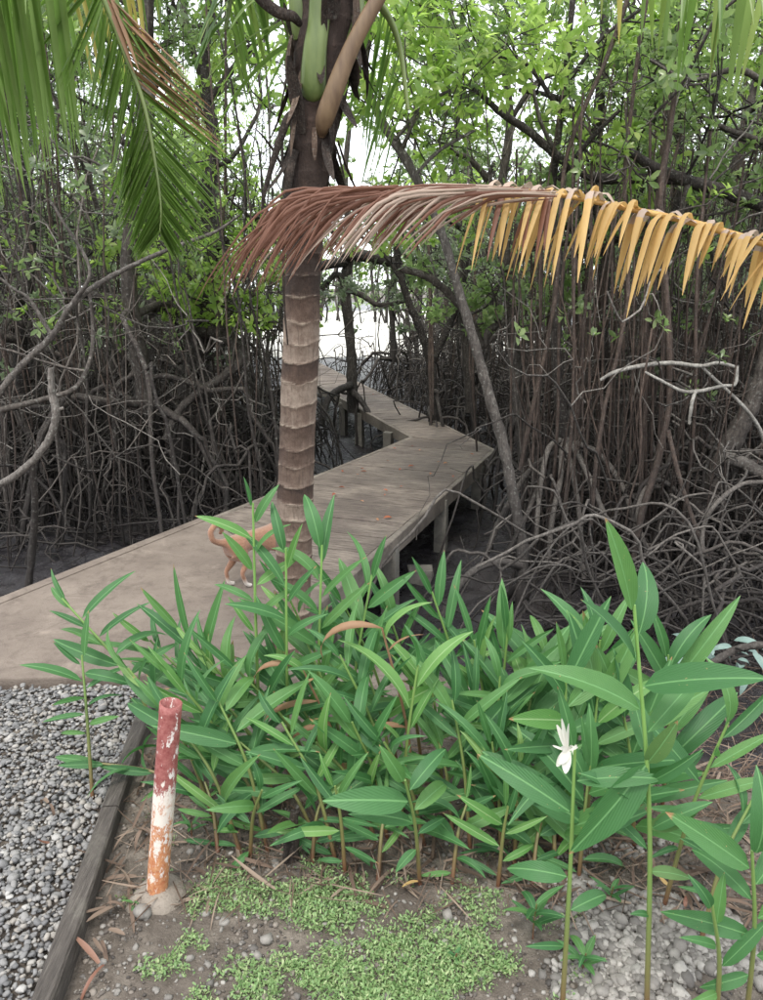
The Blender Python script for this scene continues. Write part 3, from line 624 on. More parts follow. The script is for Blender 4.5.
# ------------------------------------------------------------------ coconut palm
def leaflet(g, p, d, L, w, droop, n=8, roll=0.0, kink=None, mats=(0, 0), side=None):
    p = np.array(p, float); d = nrm(d); dn = np.array([0, 0, -1.0]); v = []; mm = []
    for i in range(n + 1):
        t = i / n; ww = w * (min(1, .35 + t * 3) * (1 - t ** 3 * .93))
        s_ = np.cross(d, dn); l = np.linalg.norm(s_)
        s_ = s_ / l if l > .15 else (side if side is not None else np.array([1., 0, 0])); side = s_
        c_, sn = math.cos(roll), math.sin(roll); nn = np.cross(s_, d); s2 = s_ * c_ + nn * sn; n2_ = nn * c_ - s_ * sn
        v += [p - s2 * ww / 2 + n2_ * ww * .22, p, p + s2 * ww / 2 + n2_ * ww * .22]
        p = p + d * L / n
        k = droop if kink is None else (droop * (2.4 if abs(t - kink) < .13 else .35))
        d = nrm(d + dn * k / n * 2.2)
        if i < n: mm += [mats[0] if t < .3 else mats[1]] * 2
    f = [[3 * i + j, 3 * i + j + 1, 3 * i + 4 + j, 3 * i + 3 + j] for i in range(n) for j in (0, 1)]; g.add(v, f, mm)
class Budget: pass
def frond(root, pts, rpx, npair, Lf, wf, droop, matkeys, sides=(1, -1), fwd=.75, label=None, rach='petiole', t0=0.0, t1=1.0, kink=None, bud=None, upw=.15, sdir=None, jit=.12, n=8, pick=None, roll=0.0, rear=False):
    """pts: (px, py, D) along the midrib from its base to its tip."""
    W = np.array([P(*q) for q in pts]); c = spline(W, 40); base = np.array(root.location); m_ = pxm(np.mean([q[2] for q in pts]))
    rad = np.interp(np.linspace(0, 1, 40), [0, 1], [rpx[0] * m_, rpx[1] * m_]); g = Geo()
    tube(g, c - base, rad, 6); fr = g.build('frond', M[rach], root)
    if label: fr['label'] = label
    T = np.gradient(c, axis=0); T /= np.linalg.norm(T, axis=1, keepdims=True); rest = Geo(); mats = [M[k] for k in matkeys]
    for i in range(npair):
        t = t0 + (t1 - t0) * (i + .5) / npair; j = t * 39; a0 = int(j); u = j - a0; p = c[a0] * (1 - u) + c[min(39, a0 + 1)] * u; tt = T[a0]
        s0 = np.cross(tt, [0, 0, 1.0]) if sdir is None else np.array(sdir, float); s0 = nrm(s0 - tt * (s0 @ tt))
        for sg in sides:
            if kink is not None and random.random() < .14: continue
            d = tt * fwd + s0 * sg * (1 - fwd * .55) + np.array([0, 0, upw]) + rng.normal(0, jit, 3); LL = Lf(t) * random.uniform(.88, 1.1)
            mi = pick(t, sg) if pick else (0, random.randrange(len(mats)))
            if isinstance(mi, int): mi = (mi, mi)
            g = Geo() if bud is not None and bud[0] > 0 else rest
            leaflet(g, p - base, d, LL, wf * random.uniform(.8, 1.15), droop * random.uniform(.8, 1.25), n, roll + random.gauss(0, .35), kink, mi)
            if g is not rest: g.build('leaflet', mats, fr); bud[0] -= 1
    if rest.v: rest.build('small_leaflets', mats, fr, kind='stuff')
    return fr

pb = G(291, 645); palm = empty('coconut_palm', tuple(pb), 'coconut palm with ringed brown trunk rising beside the boardwalk', 'palm tree')
PD = pb[1]
tr = spline([(291, 660, 18.5), (293, 600, 19), (295, 500, 18.5), (298, 420, 18), (301, 340, 18), (303, 270, 17), (306, 210, 19), (311, 160, 20), (315, 115, 22), (322, 70, 25), (328, 20, 27), (334, -40, 30), (342, -110, 28)], 250)
ptsT = np.array([P(a_, b_, PD + .0) for a_, b_, r_ in tr]); radT = tr[:, 2] * pxm(PD, 400)
radT[:20] *= np.linspace(1.25, 1, 20)
# ring steps: every internode flares a little towards its upper lip
Lc = np.r_[0, np.cumsum(np.linalg.norm(np.diff(ptsT, axis=0), axis=1))]; tot = Lc[-1]
edges = [0]; 
while edges[-1] < tot: edges.append(edges[-1] + random.uniform(.055, .105))
edges = np.array(edges); tone = rng.random(len(edges))
ns = 36; zs = np.arange(0, tot - .01, .0065); A_, Z_ = np.meshgrid(np.arange(ns) * 2 * math.pi / ns, zs); up_ = Z_ / tot
cA, sA = np.cos(A_), np.sin(A_)
zq = np.maximum(0, Z_ + .028 * vnoise(cA * 1.0 + 5, sA * 1.2 + Z_ * 2.3, 31) + .007 * vnoise(cA * 4, sA * 4 + Z_ * 6, 32))
e_ = np.clip(np.searchsorted(edges, zq, 'right') - 1, 0, len(edges) - 2); u_ = (zq - edges[e_]) / (edges[e_ + 1] - edges[e_])
r_ = np.interp(Z_, Lc, radT) * (1 + .022 * u_ ** 3 - .012 * np.sin(u_ * 3.1) + .05 * vnoise(cA * 3 + 9, Z_ * 22 + sA * 3, 33) * (1 + 1.5 * (up_ > .58)))
Cc = np.stack([np.interp(Z_, Lc, ptsT[:, k]) for k in range(3)], -1); V = Cc + r_[..., None] * np.stack([cA, sA, 0 * cA], -1) - pb
sc_w = .13 + .16 * vnoise(cA * 1.6, sA * 1.6 + e_ * 7.3, 34)
scar = np.clip(1 - np.minimum(u_, 1 - u_) / np.maximum(sc_w, .02), 0, 1) * np.interp(up_, [0, .5, .62, 1], [1, .9, .3, .1]) * np.clip(.75 + 1.3 * vnoise(cA * 1.5 + e_ * 3.1, sA * 1.5, 35), 0, 1)
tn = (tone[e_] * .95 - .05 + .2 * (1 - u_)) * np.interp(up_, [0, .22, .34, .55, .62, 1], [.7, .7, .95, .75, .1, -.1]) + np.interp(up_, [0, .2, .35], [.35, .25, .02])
ni, nj = Z_.shape; ii = np.arange(ni - 1)[:, None] * nj; jj = np.arange(nj)[None]; kk = (jj + 1) % nj
g = Geo(); g.add(V.reshape(-1, 3), np.stack([ii + jj, ii + kk, ii + nj + kk, ii + nj + jj], -1).reshape(-1, 4))
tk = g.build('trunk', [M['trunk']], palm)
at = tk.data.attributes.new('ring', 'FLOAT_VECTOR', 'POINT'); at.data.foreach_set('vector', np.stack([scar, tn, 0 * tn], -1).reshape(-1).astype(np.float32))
# petioles and sheaths in the crown
def petiole(pts, mat, sides=12, flat=.55, name='petiole', label=None):
    sp_ = spline([(a_, b_, c_, d_) for a_, b_, c_, d_ in pts], 26); g = Geo(); W = np.array([P(q[0], q[1], q[2]) for q in sp_]) - pb
    rad = np.array([q[3] * pxm(q[2]) for q in sp_]); tube(g, W, rad, sides); v = g.v[0]; c = np.repeat(W, sides, 0); v[:, 1] = c[:, 1] + (v[:, 1] - c[:, 1]) * flat
    o = g.build(name, M[mat], palm);
    if label: o['label'] = label
petiole([(313, 93, PD - .07, 8), (313, 86, PD - .10, 11.5), (315, 50, PD - .12, 10.5), (319, 20, PD - .12, 9.5), (322, -30, PD - .12, 10), (324, -90, PD - .1, 8)], 'petiole', label='thick bright green leaf stalk in the palm crown')
petiole([(321, 134, PD - .07, 5), (325, 118, PD - .115, 8.5), (334, 92, PD - .14, 8.5), (347, 58, PD - .15, 7.5), (363, 25, PD - .16, 6.8), (384, -12, PD - .17, 6.5), (410, -60, PD - .2, 7)], 'petiole_brown', label='brown leaf stalk slanting up to the right')
petiole([(334, 60, PD - .05, 8), (340, 40, PD - .05, 12), (348, 10, PD - .03, 14), (352, -50, PD, 12)], 'petiole')
petiole([(300, 40, PD - .03, 6), (299, 20, PD - .04, 8), (298, -10, PD - .04, 9), (296, -60, PD, 9)], 'petiole')
for k in range(66):                                          # torn fibrous sheath
    a_ = random.uniform(0, 6.3); y0 = random.uniform(-40, 190); x0 = np.interp(y0, [-40, 20, 115, 200], [334, 328, 316, 307]); r0 = np.interp(y0, [-40, 20, 115, 200], [34, 32, 24, 19]) * pxm(PD)
    q = P(x0, y0, PD) - pb + r0 * .98 * np.array([math.cos(a_), math.sin(a_), 0]); g = Geo()
    ribbon(g, q, (math.cos(a_) * .25, math.sin(a_) * .25, -1 if random.random() < .7 else 1), (math.cos(a_), math.sin(a_), .2), random.uniform(.08, .26), random.uniform(.015, .06), random.uniform(-.5, .9), 8)
    g.build('leaf_sheath', M[random.choice(['brown_fibre', 'brown_fibre', 'brown_fibre', 'palm_scrap'])], palm)
for pts_, mt in (([(296, 112, PD - .09, 3), (288, 118, PD - .1, 4), (280, 140, PD - .1, 3.6), (272, 165, PD - .1, 2.8), (264, 195, PD - .1, 2), (262, 214, PD - .1, 1)], 'brown_fibre'),
                 ([(296, 150, PD - .08, 3), (290, 170, PD - .1, 4.5), (287, 195, PD - .1, 4), (284, 240, PD - .1, 1.8), (284, 300, PD - .1, 1.2), (288, 345, PD - .1, .8)], 'brown_fibre'),
                 ([(300, 24, PD - .1, 3), (292, 16, PD - .14, 4.5), (278, 12, PD - .16, 5), (262, 0, PD - .18, 5), (250, -14, PD - .2, 4)], 'brown_fibre')):
    petiole(pts_, mt, 7, .6, 'dead_stalk', 'dark dead stalk hanging beside the trunk')

bud = [300]
GR = ['palm_green', 'palm_light', 'palm_yellow']
def pick_g(t, sg): return 2 if (sg < 0 and t < .25 and random.random() < .6) else (1 if random.random() < .18 else 0)
palm['label'] = 'coconut palm with ringed brown trunk rising beside the boardwalk'
# drooping green frond upper left
frond(palm, [(330, -130, 3.2), (230, -190, 2.9), (140, -120, 2.7), (98, -40, 2.62), (118, 35, 2.6), (143, 100, 2.6), (155, 160, 2.6), (161, 205, 2.6), (160, 232, 2.6)], (4, 1.0), 92,
      lambda t: .33 * min(1, (1.04 - t) * 1.9 + .22), .020, .05, ['palm_green', 'palm_light', 'dead_leaf'], fwd=.80, label='green frond hanging down in front of the trees', t0=.36, bud=bud, upw=0, sdir=(1, .15, 0), jit=.035,
      pick=lambda t, s_: (2 if s_ * 1 > 0 and t < .62 and random.random() < .5 else (1 if random.random() < .2 else 0)))
# far left frond, long hanging leaflets
frond(palm, [(325, -140, 3.1), (200, -240, 2.7), (90, -190, 2.45), (20, -120, 2.35), (-40, -60, 2.3), (-110, 30, 2.3)], (5, 2), 44, lambda t: .78 * (1.1 - t * .35), .020, .85, ['palm_green', 'palm_light'], fwd=.25, sdir=(.2, 1, 0), t0=.5, bud=bud, upw=-.35, jit=.07,
      label='pale green leaflets of the frond hanging at the left edge', pick=lambda t, s_: 0 if random.random() < .35 else 1)
frond(palm, [(325, -140, 3.2), (220, -220, 3.0), (130, -150, 2.95), (90, -90, 2.9), (50, -40, 2.9)], (4, 2), 26, lambda t: .56 * (1.05 - t * .25), .019, .85, ['palm_green', 'palm_light', 'palm_yellow'], fwd=.2, sdir=(.4, 1, 0), t0=.45, bud=bud, upw=-.4, jit=.1,
      label='yellowing leaflets between the two green fronds', pick=lambda t, s_: random.choice([1, 2, 2, 0]))
# top right leaflets
frond(palm, [(335, -140, 3.2), (430, -240, 3.0), (560, -190, 2.8), (680, -110, 2.65), (790, -50, 2.6), (880, 30, 2.6)], (5, 2), 26, lambda t: .55 * (1.05 - t * .2), .030, .6, ['palm_light', 'palm_green', 'palm_yellow'], sides=(1, -1), fwd=.1, sdir=(.25, 1, 0), t0=.33, bud=bud, upw=-.5, jit=.14,
      label='light green leaflets hanging at the upper right', pick=lambda t, s_: random.choice([0, 0, 0, 1]) if t > .55 else random.choice([0, 2, 1]))
# dark fronds behind the crown
frond(palm, [(322, 40, PD + .1), (345, 0, PD + .3), (375, 0, PD + .5), (398, 40, PD + .6), (408, 110, PD + .6)], (6, 2), 30, lambda t: .75 * (1.1 - t * .5), .022, .5, ['palm_green', 'palm_light'], fwd=.5, sdir=(1, .2, -.3), t0=.05, bud=bud, upw=-.5, jit=.08, sides=(-1,),
      label='green frond hanging behind the trunk', pick=lambda t, s_: 0 if random.random() < .8 else 1)
frond(palm, [(312, 30, PD + .05), (290, -40, PD + .2), (262, -60, PD + .3), (238, -30, PD + .35), (225, 30, PD + .35)], (6, 2), 24, lambda t: .45 * (1.1 - t * .4), .024, .5, ['palm_green', 'palm_light'], fwd=.35, sdir=(.5, 1, -.3), t0=.1, bud=bud, upw=-.5, jit=.1,
      label='short dark frond at the left of the crown', pick=lambda t, s_: 0)

# palm beyond the right edge, carrying the dry frond
p2 = G(1150, 770); palm2 = empty('coconut_palm', tuple(p2), 'dry orange and brown palm frond arching across from the right', 'palm tree')
t2 = spline([(1150, 800), (1140, 600), (1120, 400), (1105, 250), (1100, 100)], 40); W = np.array([P(a_, b_, p2[1]) for a_, b_ in t2]) - p2
g = Geo(); tube(g, W, np.linspace(.12, .085, 40), 14, rough=.03); g.build('trunk', M['ring_mid'], palm2)
bud2 = [300]
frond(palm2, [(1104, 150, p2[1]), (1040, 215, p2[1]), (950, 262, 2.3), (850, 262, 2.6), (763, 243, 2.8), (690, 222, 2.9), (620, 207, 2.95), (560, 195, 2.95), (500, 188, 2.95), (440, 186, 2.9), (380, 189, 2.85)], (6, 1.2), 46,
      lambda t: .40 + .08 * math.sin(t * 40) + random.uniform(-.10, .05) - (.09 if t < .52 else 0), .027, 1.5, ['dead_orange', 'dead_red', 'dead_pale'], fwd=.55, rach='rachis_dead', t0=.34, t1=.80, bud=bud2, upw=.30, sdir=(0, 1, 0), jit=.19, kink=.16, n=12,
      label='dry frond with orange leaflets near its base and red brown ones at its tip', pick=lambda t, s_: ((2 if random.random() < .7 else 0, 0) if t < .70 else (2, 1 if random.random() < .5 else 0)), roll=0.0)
# the long swept tip leaflets, gathered to the left
fr = [o for o in palm2.children if o.name.startswith('frond')][0]
for k in range(125):
    s_ = random.random(); x0 = 340 + s_ * 225; y0 = 188 + random.uniform(-3, 6) + max(0, s_ - .7) * 20; side_ = random.random()
    u = random.random(); x1 = 206 + u * 68 + max(0, s_ - .15) * 225 + random.uniform(-15, 15); y1 = 309 - u * 34 - s_ * 60 + random.uniform(-18, 14); D0 = 2.86 + random.uniform(-.13, .10)
    mx, my = x0 + (x1 - x0) * .55, y0 + (y1 - y0) * random.uniform(.05, .30) - 3
    W = spline([P(x0, y0, D0), P(mx, my, D0), P(x0 + (x1 - x0) * .85, y0 + (y1 - y0) * .62, D0), P(x1, y1, D0)], 11) - p2; g = Geo(); v = []; w_ = random.uniform(.006, .0145)
    tt = np.gradient(W, axis=0)
    for i in range(11):
        t = i / 10; d_ = nrm(tt[i]); s2 = nrm(np.cross(d_, [0.2, 1, .35])); nn = np.cross(s2, d_); ww = w_ * min(1, .4 + 3 * t) * (1 - .92 * t ** 3)
        v += [W[i] - s2 * ww / 2 + nn * ww * .4, W[i], W[i] + s2 * ww / 2 + nn * ww * .4]
    g.add(v, [[3 * i + j, 3 * i + j + 1, 3 * i + 4 + j, 3 * i + 3 + j] for i in range(10) for j in (0, 1)], 1 if random.random() < s_ * .8 - .1 else 0)
    g.build('leaflet', [M['dead_red'], M['dead_pale']], fr)

# ------------------------------------------------------------------ mangroves
def arc_root(p0, az, reach, n=12, end=-.06, hump=.12, wob=.05):
    t = np.linspace(0, 1, n); d = np.array([math.cos(az), math.sin(az), 0]); z = p0[2] * (1 - t ** 2.1) + hump * p0[2] * np.sin(t * math.pi) + end * t ** 2
    q = np.array(p0)[None] * np.array([1, 1, 0]) + d[None] * (reach * t ** .75)[:, None]; q[:, 2] = z
    return wig(q, wob)
def branch_tree(p0, d0, L, r0, depth, segs, tips, up=.25):
    """Recursive limb: appends (pts, radii, depth) to segs and (tip, direction) to tips."""
    n = 9 if depth > 0 else 6; p = np.array(p0, float); d = nrm(d0); pts = [p]; st_ = L / (n - 1)
    for i in range(n - 1):
        d = nrm(d + rng.normal(0, .20, 3) + np.array([0, 0, up * .22])); p = p + d * st_; pts.append(p)
    pts = np.array(pts); rad = np.linspace(r0, r0 * .45, n); segs.append((pts, rad, depth))
    if depth == 0:
        tips.append((pts[-1], d)); tips.append((pts[-3], nrm(d + rng.normal(0, .5, 3))))
        if random.random() < .5: tips.append((pts[-4], nrm(d + rng.normal(0, .7, 3))))
        return
    k = 3 if depth > 1 else 4
    for i in range(k):
        j = random.randint(3, n - 1); a_ = nrm(pts[j] - pts[j - 1] + rng.normal(0, .62, 3)); branch_tree(pts[j], a_, L * random.uniform(.42, .65), rad[j] * .72, depth - 1, segs, tips, up)
    branch_tree(pts[-1], d, L * .55, rad[-1], depth - 1, segs, tips, up)
def make_tree(full, leafkey='leaf', barkkey='bark', H=None, clean=1.8, crown_r=1.0):
    """A mangrove on stilt roots; z = 0 is the mud."""
    root = empty('mangrove_tree', (0, 0, 0)); H = H or random.uniform(4.6, 6.4); h0 = random.uniform(.5, 1.0)
    lean = rng.normal(0, .55, 2); k = 16; t = np.linspace(0, 1, k)
    tr_ = np.stack([lean[0] * t ** 1.2, lean[1] * t ** 1.2, h0 + (H - h0) * t], -1); tr_ = wig(tr_, .13, 1.6); r0 = random.uniform(.045, .085)
    rad = r0 * (1 - .62 * t); rad *= 1 + .1 * rng.normal(size=k)
    g = Geo(); tube(g, tr_, rad, 8, rough=.08); gt = g
    segs = []; tips = []; nb_ = 7 if full else 6; ch = []
    for i in range(nb_):
        j = int(np.interp(i, [0, nb_ - 1], [np.searchsorted(tr_[:, 2], clean), k - 1])); az = random.uniform(0, 6.3); el = random.uniform(.1, .9)
        s0 = len(segs); branch_tree(tr_[j], (math.cos(az), math.sin(az), el), random.uniform(1.0, 1.7) * crown_r, rad[j] * .6, 2, segs, tips, .3); ch.append(segs[s0:])
    if full:
        gt.build('trunk', M[barkkey], root)
        for s_ in ch:
            g = Geo()
            for pts_, r_, dd in s_: tube(g, pts_, r_, 6 if dd == 2 else 4, cap=False)
            g.build('branch', M[barkkey], root)
    else:
        for s_ in ch:
            for pts_, r_, dd in s_:
                if dd > 0 or random.random() < .6: tube(gt, pts_, r_, 4, cap=False)
        gt.build('trunk', M[barkkey], root)
    gr = Geo()
    for i in range(9 if full else 8):
        z0 = random.uniform(h0, h0 + .9) if i > 3 else h0 + .05; p = np.array([np.interp(z0, tr_[:, 2], tr_[:, 0]), np.interp(z0, tr_[:, 2], tr_[:, 1]), z0])
        az = i * 2.4 + random.uniform(-.4, .4); a_ = arc_root(p, az, random.uniform(.35, 1.25)); g = Geo() if full else gr; r_ = random.uniform(.016, .03)
        tube(g, a_, np.linspace(r_ * 1.2, r_ * .8, 12), 6 if full else 5, cap=False, rough=.06)
        if random.random() < .8:
            j = random.randint(4, 8); tube(g, arc_root(a_[j], az + random.uniform(-1.2, 1.2), random.uniform(.2, .6), 9), r_ * .7, 5 if full else 4, cap=False)
        if full: g.build('prop_root', M['root'], root)
    if not full: gr.build('stilt_roots', M['root'], root)
    if full:
        for i in range(5):
            tip, d = random.choice(tips); p = tip + rng.normal(0, .1, 3) * [1, 1, 0]; e = np.array([p[0] + random.gauss(0, .15), p[1] + random.gauss(0, .15), -.05 if random.random() < .6 else random.uniform(.2, .8)])
            a_ = wig(spline([p, (p + e) / 2 + rng.normal(0, .05, 3), e], 12), .03); g = Geo(); tube(g, a_, random.uniform(.005, .010), 5, cap=False); g.build('aerial_root', M['aerial'], root)
    C = np.array([q for q, d in tips]); A = np.array([d for q, d in tips]) + [0, 0, .35]
    C2 = np.concatenate([C, C + rng.normal(0, .09, C.shape), C[::2] + rng.normal(0, .14, C[::2].shape)]); A2 = np.concatenate([A, A + rng.normal(0, .5, A.shape), A[::2] + rng.normal(0, .6, A[::2].shape)])
    g = Geo(); rosettes(g, C2, A2, 6, (.045, .088)); g.build('crown', M[leafkey], root, kind='stuff')
    return root
def copy_tree(o, parent=None):
    c = o.copy(); COL.objects.link(c); c.parent = parent
    for ch in o.children: copy_tree(ch, c)
    return c
near_protos = [make_tree(True, k, b, None, cl_, cr) for k, b, cl_, cr in (('leaf', 'bark', 3.0, 1), ('leaf_bright', 'bark_dark', 3.2, 1.05), ('leaf_grey', 'bark', 2.7, 1.0), ('leaf', 'bark_dark', 2.9, 1.1))]
far_protos = [make_tree(False, k, b, random.uniform(4.2, 5.2), cl_, 1.05) for k, b, cl_ in (('leaf', 'bark', 2.6), ('leaf', 'bark_dark', 2.2), ('leaf_bright', 'bark', 2.9), ('leaf_grey', 'bark', 2.4))]
used = set()
def seg_d(p, a, b):
    ab = b - a; t = np.clip((p - a) @ ab / (ab @ ab), 0, 1); return np.linalg.norm(p - a - ab * t)
cl_pts = [(pL0 + pR0) / 2 - dl * 2, (split_a + split_b) / 2, (pIn + pOut) / 2, (pFR + pFL) / 2, (pFR2 + pFL2) / 2 + d2 * 3]
def deck_dist(p): return min(seg_d(np.asarray(p), cl_pts[i], cl_pts[i + 1]) for i in range(len(cl_pts) - 1))
def ok_spot(x, y, r, gaps=True):
    if deck_dist((x, y)) < r: return False
    if y < bank_y(x) + .9: return False
    u_, v_ = scr((x, y, MUD))
    if 290 < u_ < 515 and v_ > 420 and y < 9: return False
    if x < 0 and y < 5.2: return False
    if gaps and 215 < u_ < 395 and y > 11 and random.random() < .72: return False
    return True
placed = []
def place(proto_list, n, y0, y1, rmin, group, labels, spread=.62, dd=1.0):
    k = 0; tries = 0
    while k < n and tries < 6000:
        tries += 1; y = y0 + (y1 - y0) * random.random() ** .8; x = random.uniform(-1, 1) * (spread * y + 1.2)
        if not ok_spot(x, y, dd) or (380 < scr((x, y, 2))[0] < 590 and random.random() < .6) or any((x - a) ** 2 + (y - b) ** 2 < rmin ** 2 for a, b in placed): continue
        placed.append((x, y)); pr = proto_list[k % len(proto_list)]
        if pr.name not in used: used.add(pr.name); o = pr
        else: o = copy_tree(pr)
        o.location = (x, y, float(ground_z(x, y))); o.rotation_euler = (0, 0, random.uniform(0, 6.3)); s_ = random.uniform(.85, 1.2); o.scale = (s_, s_, s_)
        u_, v_ = scr((x, y, 0)); side = 'left of the boardwalk' if x < -1 else ('right of the boardwalk' if u_ > 500 else 'behind the boardwalk')
        tag(o, labels % side, 'tree', group); k += 1
place(near_protos, 20, 6.0, 11, 1.3, 'mangrove trees near the boardwalk', 'mangrove tree on arching stilt roots %s', dd=1.9)
place(far_protos, 56, 10, 25, 1.1, 'mangrove trees deep in the thicket', 'slender distant mangrove tree standing in the thicket %s', .60)

NTH = 'first second third fourth fifth sixth seventh eighth ninth tenth eleventh twelfth thirteenth fourteenth fifteenth sixteenth seventeenth eighteenth nineteenth twentieth'.split()
nt_ = [o for o in scene.objects if o.get('group') == 'mangrove trees near the boardwalk']; nt_.sort(key=lambda o: scr(o.location)[0])
for i, o in enumerate(nt_): o['label'] = '%s from the left of the stilt rooted mangrove trees growing nearest behind the mud' % NTH[i]
# traced near limbs and trunks
def limb(pts, mat='bark', sides=9, n=None, rough=.07, base=(0, 0, 0), amp=0.0):
    """pts: (px, py, D, radius in px)"""
    n = n or len(pts) * 7; s_ = spline(pts, n); W = np.array([P(q[0], q[1], q[2]) for q in s_]); rad = np.array([q[3] * pxm(q[2], q[1]) for q in s_])
    if amp: W = wig(W, amp, 3)
    rad = rad * (1 + .12 * np.sin(np.arange(n) * 1.7 + random.random() * 6) * rng.random(n)); g = Geo(); tube(g, W - np.array(base), rad, sides, rough=rough); return g, W
def hero(name, label, base_px, trunk, trunk_mat_='bark', branches=(), roots=0, rootmat='root', extra_roots=(), aerial=(), twigs=0, leafkey='leaf', cat='tree', root_h=(.4, .9), reach=(.4, 1.1), amp=.0, Lr=(.055, .095)):
    D = trunk[0][2]; b = P(base_px[0], base_px[1], D); b[2] = float(ground_z(b[0], b[1])); root = empty(name, tuple(b), label, cat)
    g, W = limb(trunk, trunk_mat_, 10, base=b, amp=amp); g.build('trunk', M[trunk_mat_], root); tips = []; allW = [W]
    for br in branches:
        mt = trunk_mat_
        if isinstance(br[0], str): mt, br = br[0], br[1:]
        g, w = limb(br, mt, 7, base=b); allW.append(w)
        segs = []
        for q in range(twigs):
            j = random.randint(len(w) // 3, len(w) - 1); d_ = nrm(w[j] - w[j - 1] + rng.normal(0, .7, 3) + [0, 0, .3]); r_ = br[-1][3] * pxm(br[-1][2]) * .6
            branch_tree(w[j], d_, random.uniform(.5, .95), min(r_, .012), 1, segs, tips)
        for p_, r_, dd in segs: tube(g, p_ - b, r_, 4, cap=False)
        g.build('branch', M[mt], root)
    for i in range(roots):
        j = random.randint(0, max(1, len(W) // 4)); p = W[j] - b; p[2] = max(p[2], random.uniform(*root_h)); az = i * 2.4 + random.random(); g = Geo()
        jj = np.argmin(np.abs(W[:, 2] - b[2] - p[2])); p = W[jj] - b; a_ = arc_root(p, az, random.uniform(*reach), 14); r_ = random.uniform(.012, .022); tube(g, a_, np.linspace(r_ * 1.2, r_ * .8, 14), 6, cap=False, rough=.07)
        if random.random() < .8: tube(g, arc_root(a_[random.randint(4, 9)], az + random.uniform(-1, 1), random.uniform(.2, .6), 9), r_ * .7, 5, cap=False)
        g.build('prop_root', M[rootmat], root)
    for er in extra_roots:
        mt = rootmat
        if isinstance(er[0], str): mt, er = er[0], er[1:]
        g, w = limb(er, mt, 7, base=b); g.build('prop_root', M[mt], root)
    for ar in aerial:
        g, w = limb(ar, 'aerial', 6, base=b, rough=.03, n=16); g.build('aerial_root', M['aerial'], root)
    tips = [q for q in tips if scr(q[0])[1] < 330]
    if tips:
        C = np.array([q for q, d in tips]) - b; A = np.array([d for q, d in tips]) + [0, 0, .4]; g = Geo(); C = np.concatenate([C, C[::2] + rng.normal(0, .07, C[::2].shape)]); A = np.concatenate([A, A[::2]]); rosettes(g, C, A, 7, Lr); g.build('crown', M[leafkey], root, kind='stuff')
    return root
# 1 leaning grey trunk right of the walk
hero('mangrove_tree', 'leaning smooth grey mangrove trunk crossing in front of the boardwalk corner', (520, 625),
     [(519, 632, 4.6, 5.6), (521, 590, 4.6, 5.4), (522, 545, 4.65, 5.8), (512, 490, 4.7, 5.3), (504, 448, 4.8, 5.6), (489, 395, 4.85, 5.1), (473, 338, 4.9, 5), (457, 285, 4.95, 4.5), (444, 240, 5, 4.4), (425, 195, 5, 3.9), (400, 150, 5.05, 5), (381, 120, 5.1, 4), (355, 60, 5.1, 3.4)], 'bark_mid',
     branches=[[(401, 152, 5.05, 3), (410, 130, 5.0, 2), (418, 108, 5.0, 1.5)], [(381, 120, 5.1, 3.5), (365, 80, 5.1, 3), (372, 30, 5.1, 2), (380, -20, 5.1, 2)], [(355, 60, 5.1, 3), (390, 20, 5.3, 2.4), (440, 30, 5.4, 1.5)], [(415, 175, 5.0, 2), (440, 150, 5.1, 1.8), (475, 130, 5.2, 1.5)], [(395, 140, 5.0, 2), (425, 105, 5.1, 1.8), (450, 90, 5.2, 1.4)]], twigs=5, leafkey='leaf_bright',
     extra_roots=[['root_pale', (521, 566, 4.62, 4.5), (500, 562, 4.5, 4), (478, 568, 4.4, 4), (462, 582, 4.3, 3.8), (447, 606, 4.2, 3.5), (440, 622, 4.15, 3)], [(521, 600, 4.6, 4), (535, 612, 4.5, 3), (560, 622, 4.4, 3), (580, 640, 4.3, 2.5)], [(519, 585, 4.6, 4), (505, 600, 4.7, 3.5), (490, 622, 4.7, 3)]])
# 2 dark tree behind the palm on the left
hero('mangrove_tree', 'dark mangrove with thick crooked limbs meeting left of the palm trunk', (182, 450),
     [(178, 470, 7.2, 11), (184, 430, 7.2, 11), (190, 385, 7.2, 10), (197, 345, 7.2, 11), (203, 320, 7.2, 12), (207, 290, 7.2, 8), (212, 250, 7.2, 8), (208, 200, 7.3, 7), (214, 140, 7.3, 6), (205, 60, 7.4, 5), (215, -20, 7.4, 4)], 'bark_dark',
     branches=[[(205, 322, 7.2, 9), (190, 312, 7.1, 7), (165, 308, 7.0, 6), (135, 303, 6.9, 5), (105, 297, 6.8, 4.5), (60, 290, 6.8, 3.5)], [(203, 322, 7.1, 7), (205, 305, 7.0, 6), (196, 292, 6.9, 5), (191, 282, 6.9, 3.5)],
               ['bark', (205, 330, 7.1, 8), (222, 335, 7, 7), (236, 345, 6.9, 7), (240, 360, 6.8, 6), (225, 375, 6.7, 5), (200, 392, 6.6, 4.5), (180, 410, 6.5, 4), (165, 440, 6.4, 4)],
               [(205, 318, 7.1, 7), (225, 320, 7.0, 6), (250, 325, 6.9, 5), (270, 315, 6.8, 4)], ['bark', (230, 340, 7, 5), (226, 320, 6.9, 4), (240, 300, 6.9, 4), (262, 290, 6.9, 3)],
               [(212, 250, 7.2, 5), (235, 235, 7.1, 4), (258, 215, 7.0, 3)], [(214, 200, 7.2, 5), (180, 170, 7.0, 4), (120, 140, 6.9, 3)], [(210, 100, 7.3, 4), (240, 60, 7.2, 3), (280, 20, 7.1, 2)]], roots=9, twigs=5, leafkey='leaf_bright', root_h=(.5, 1.1))
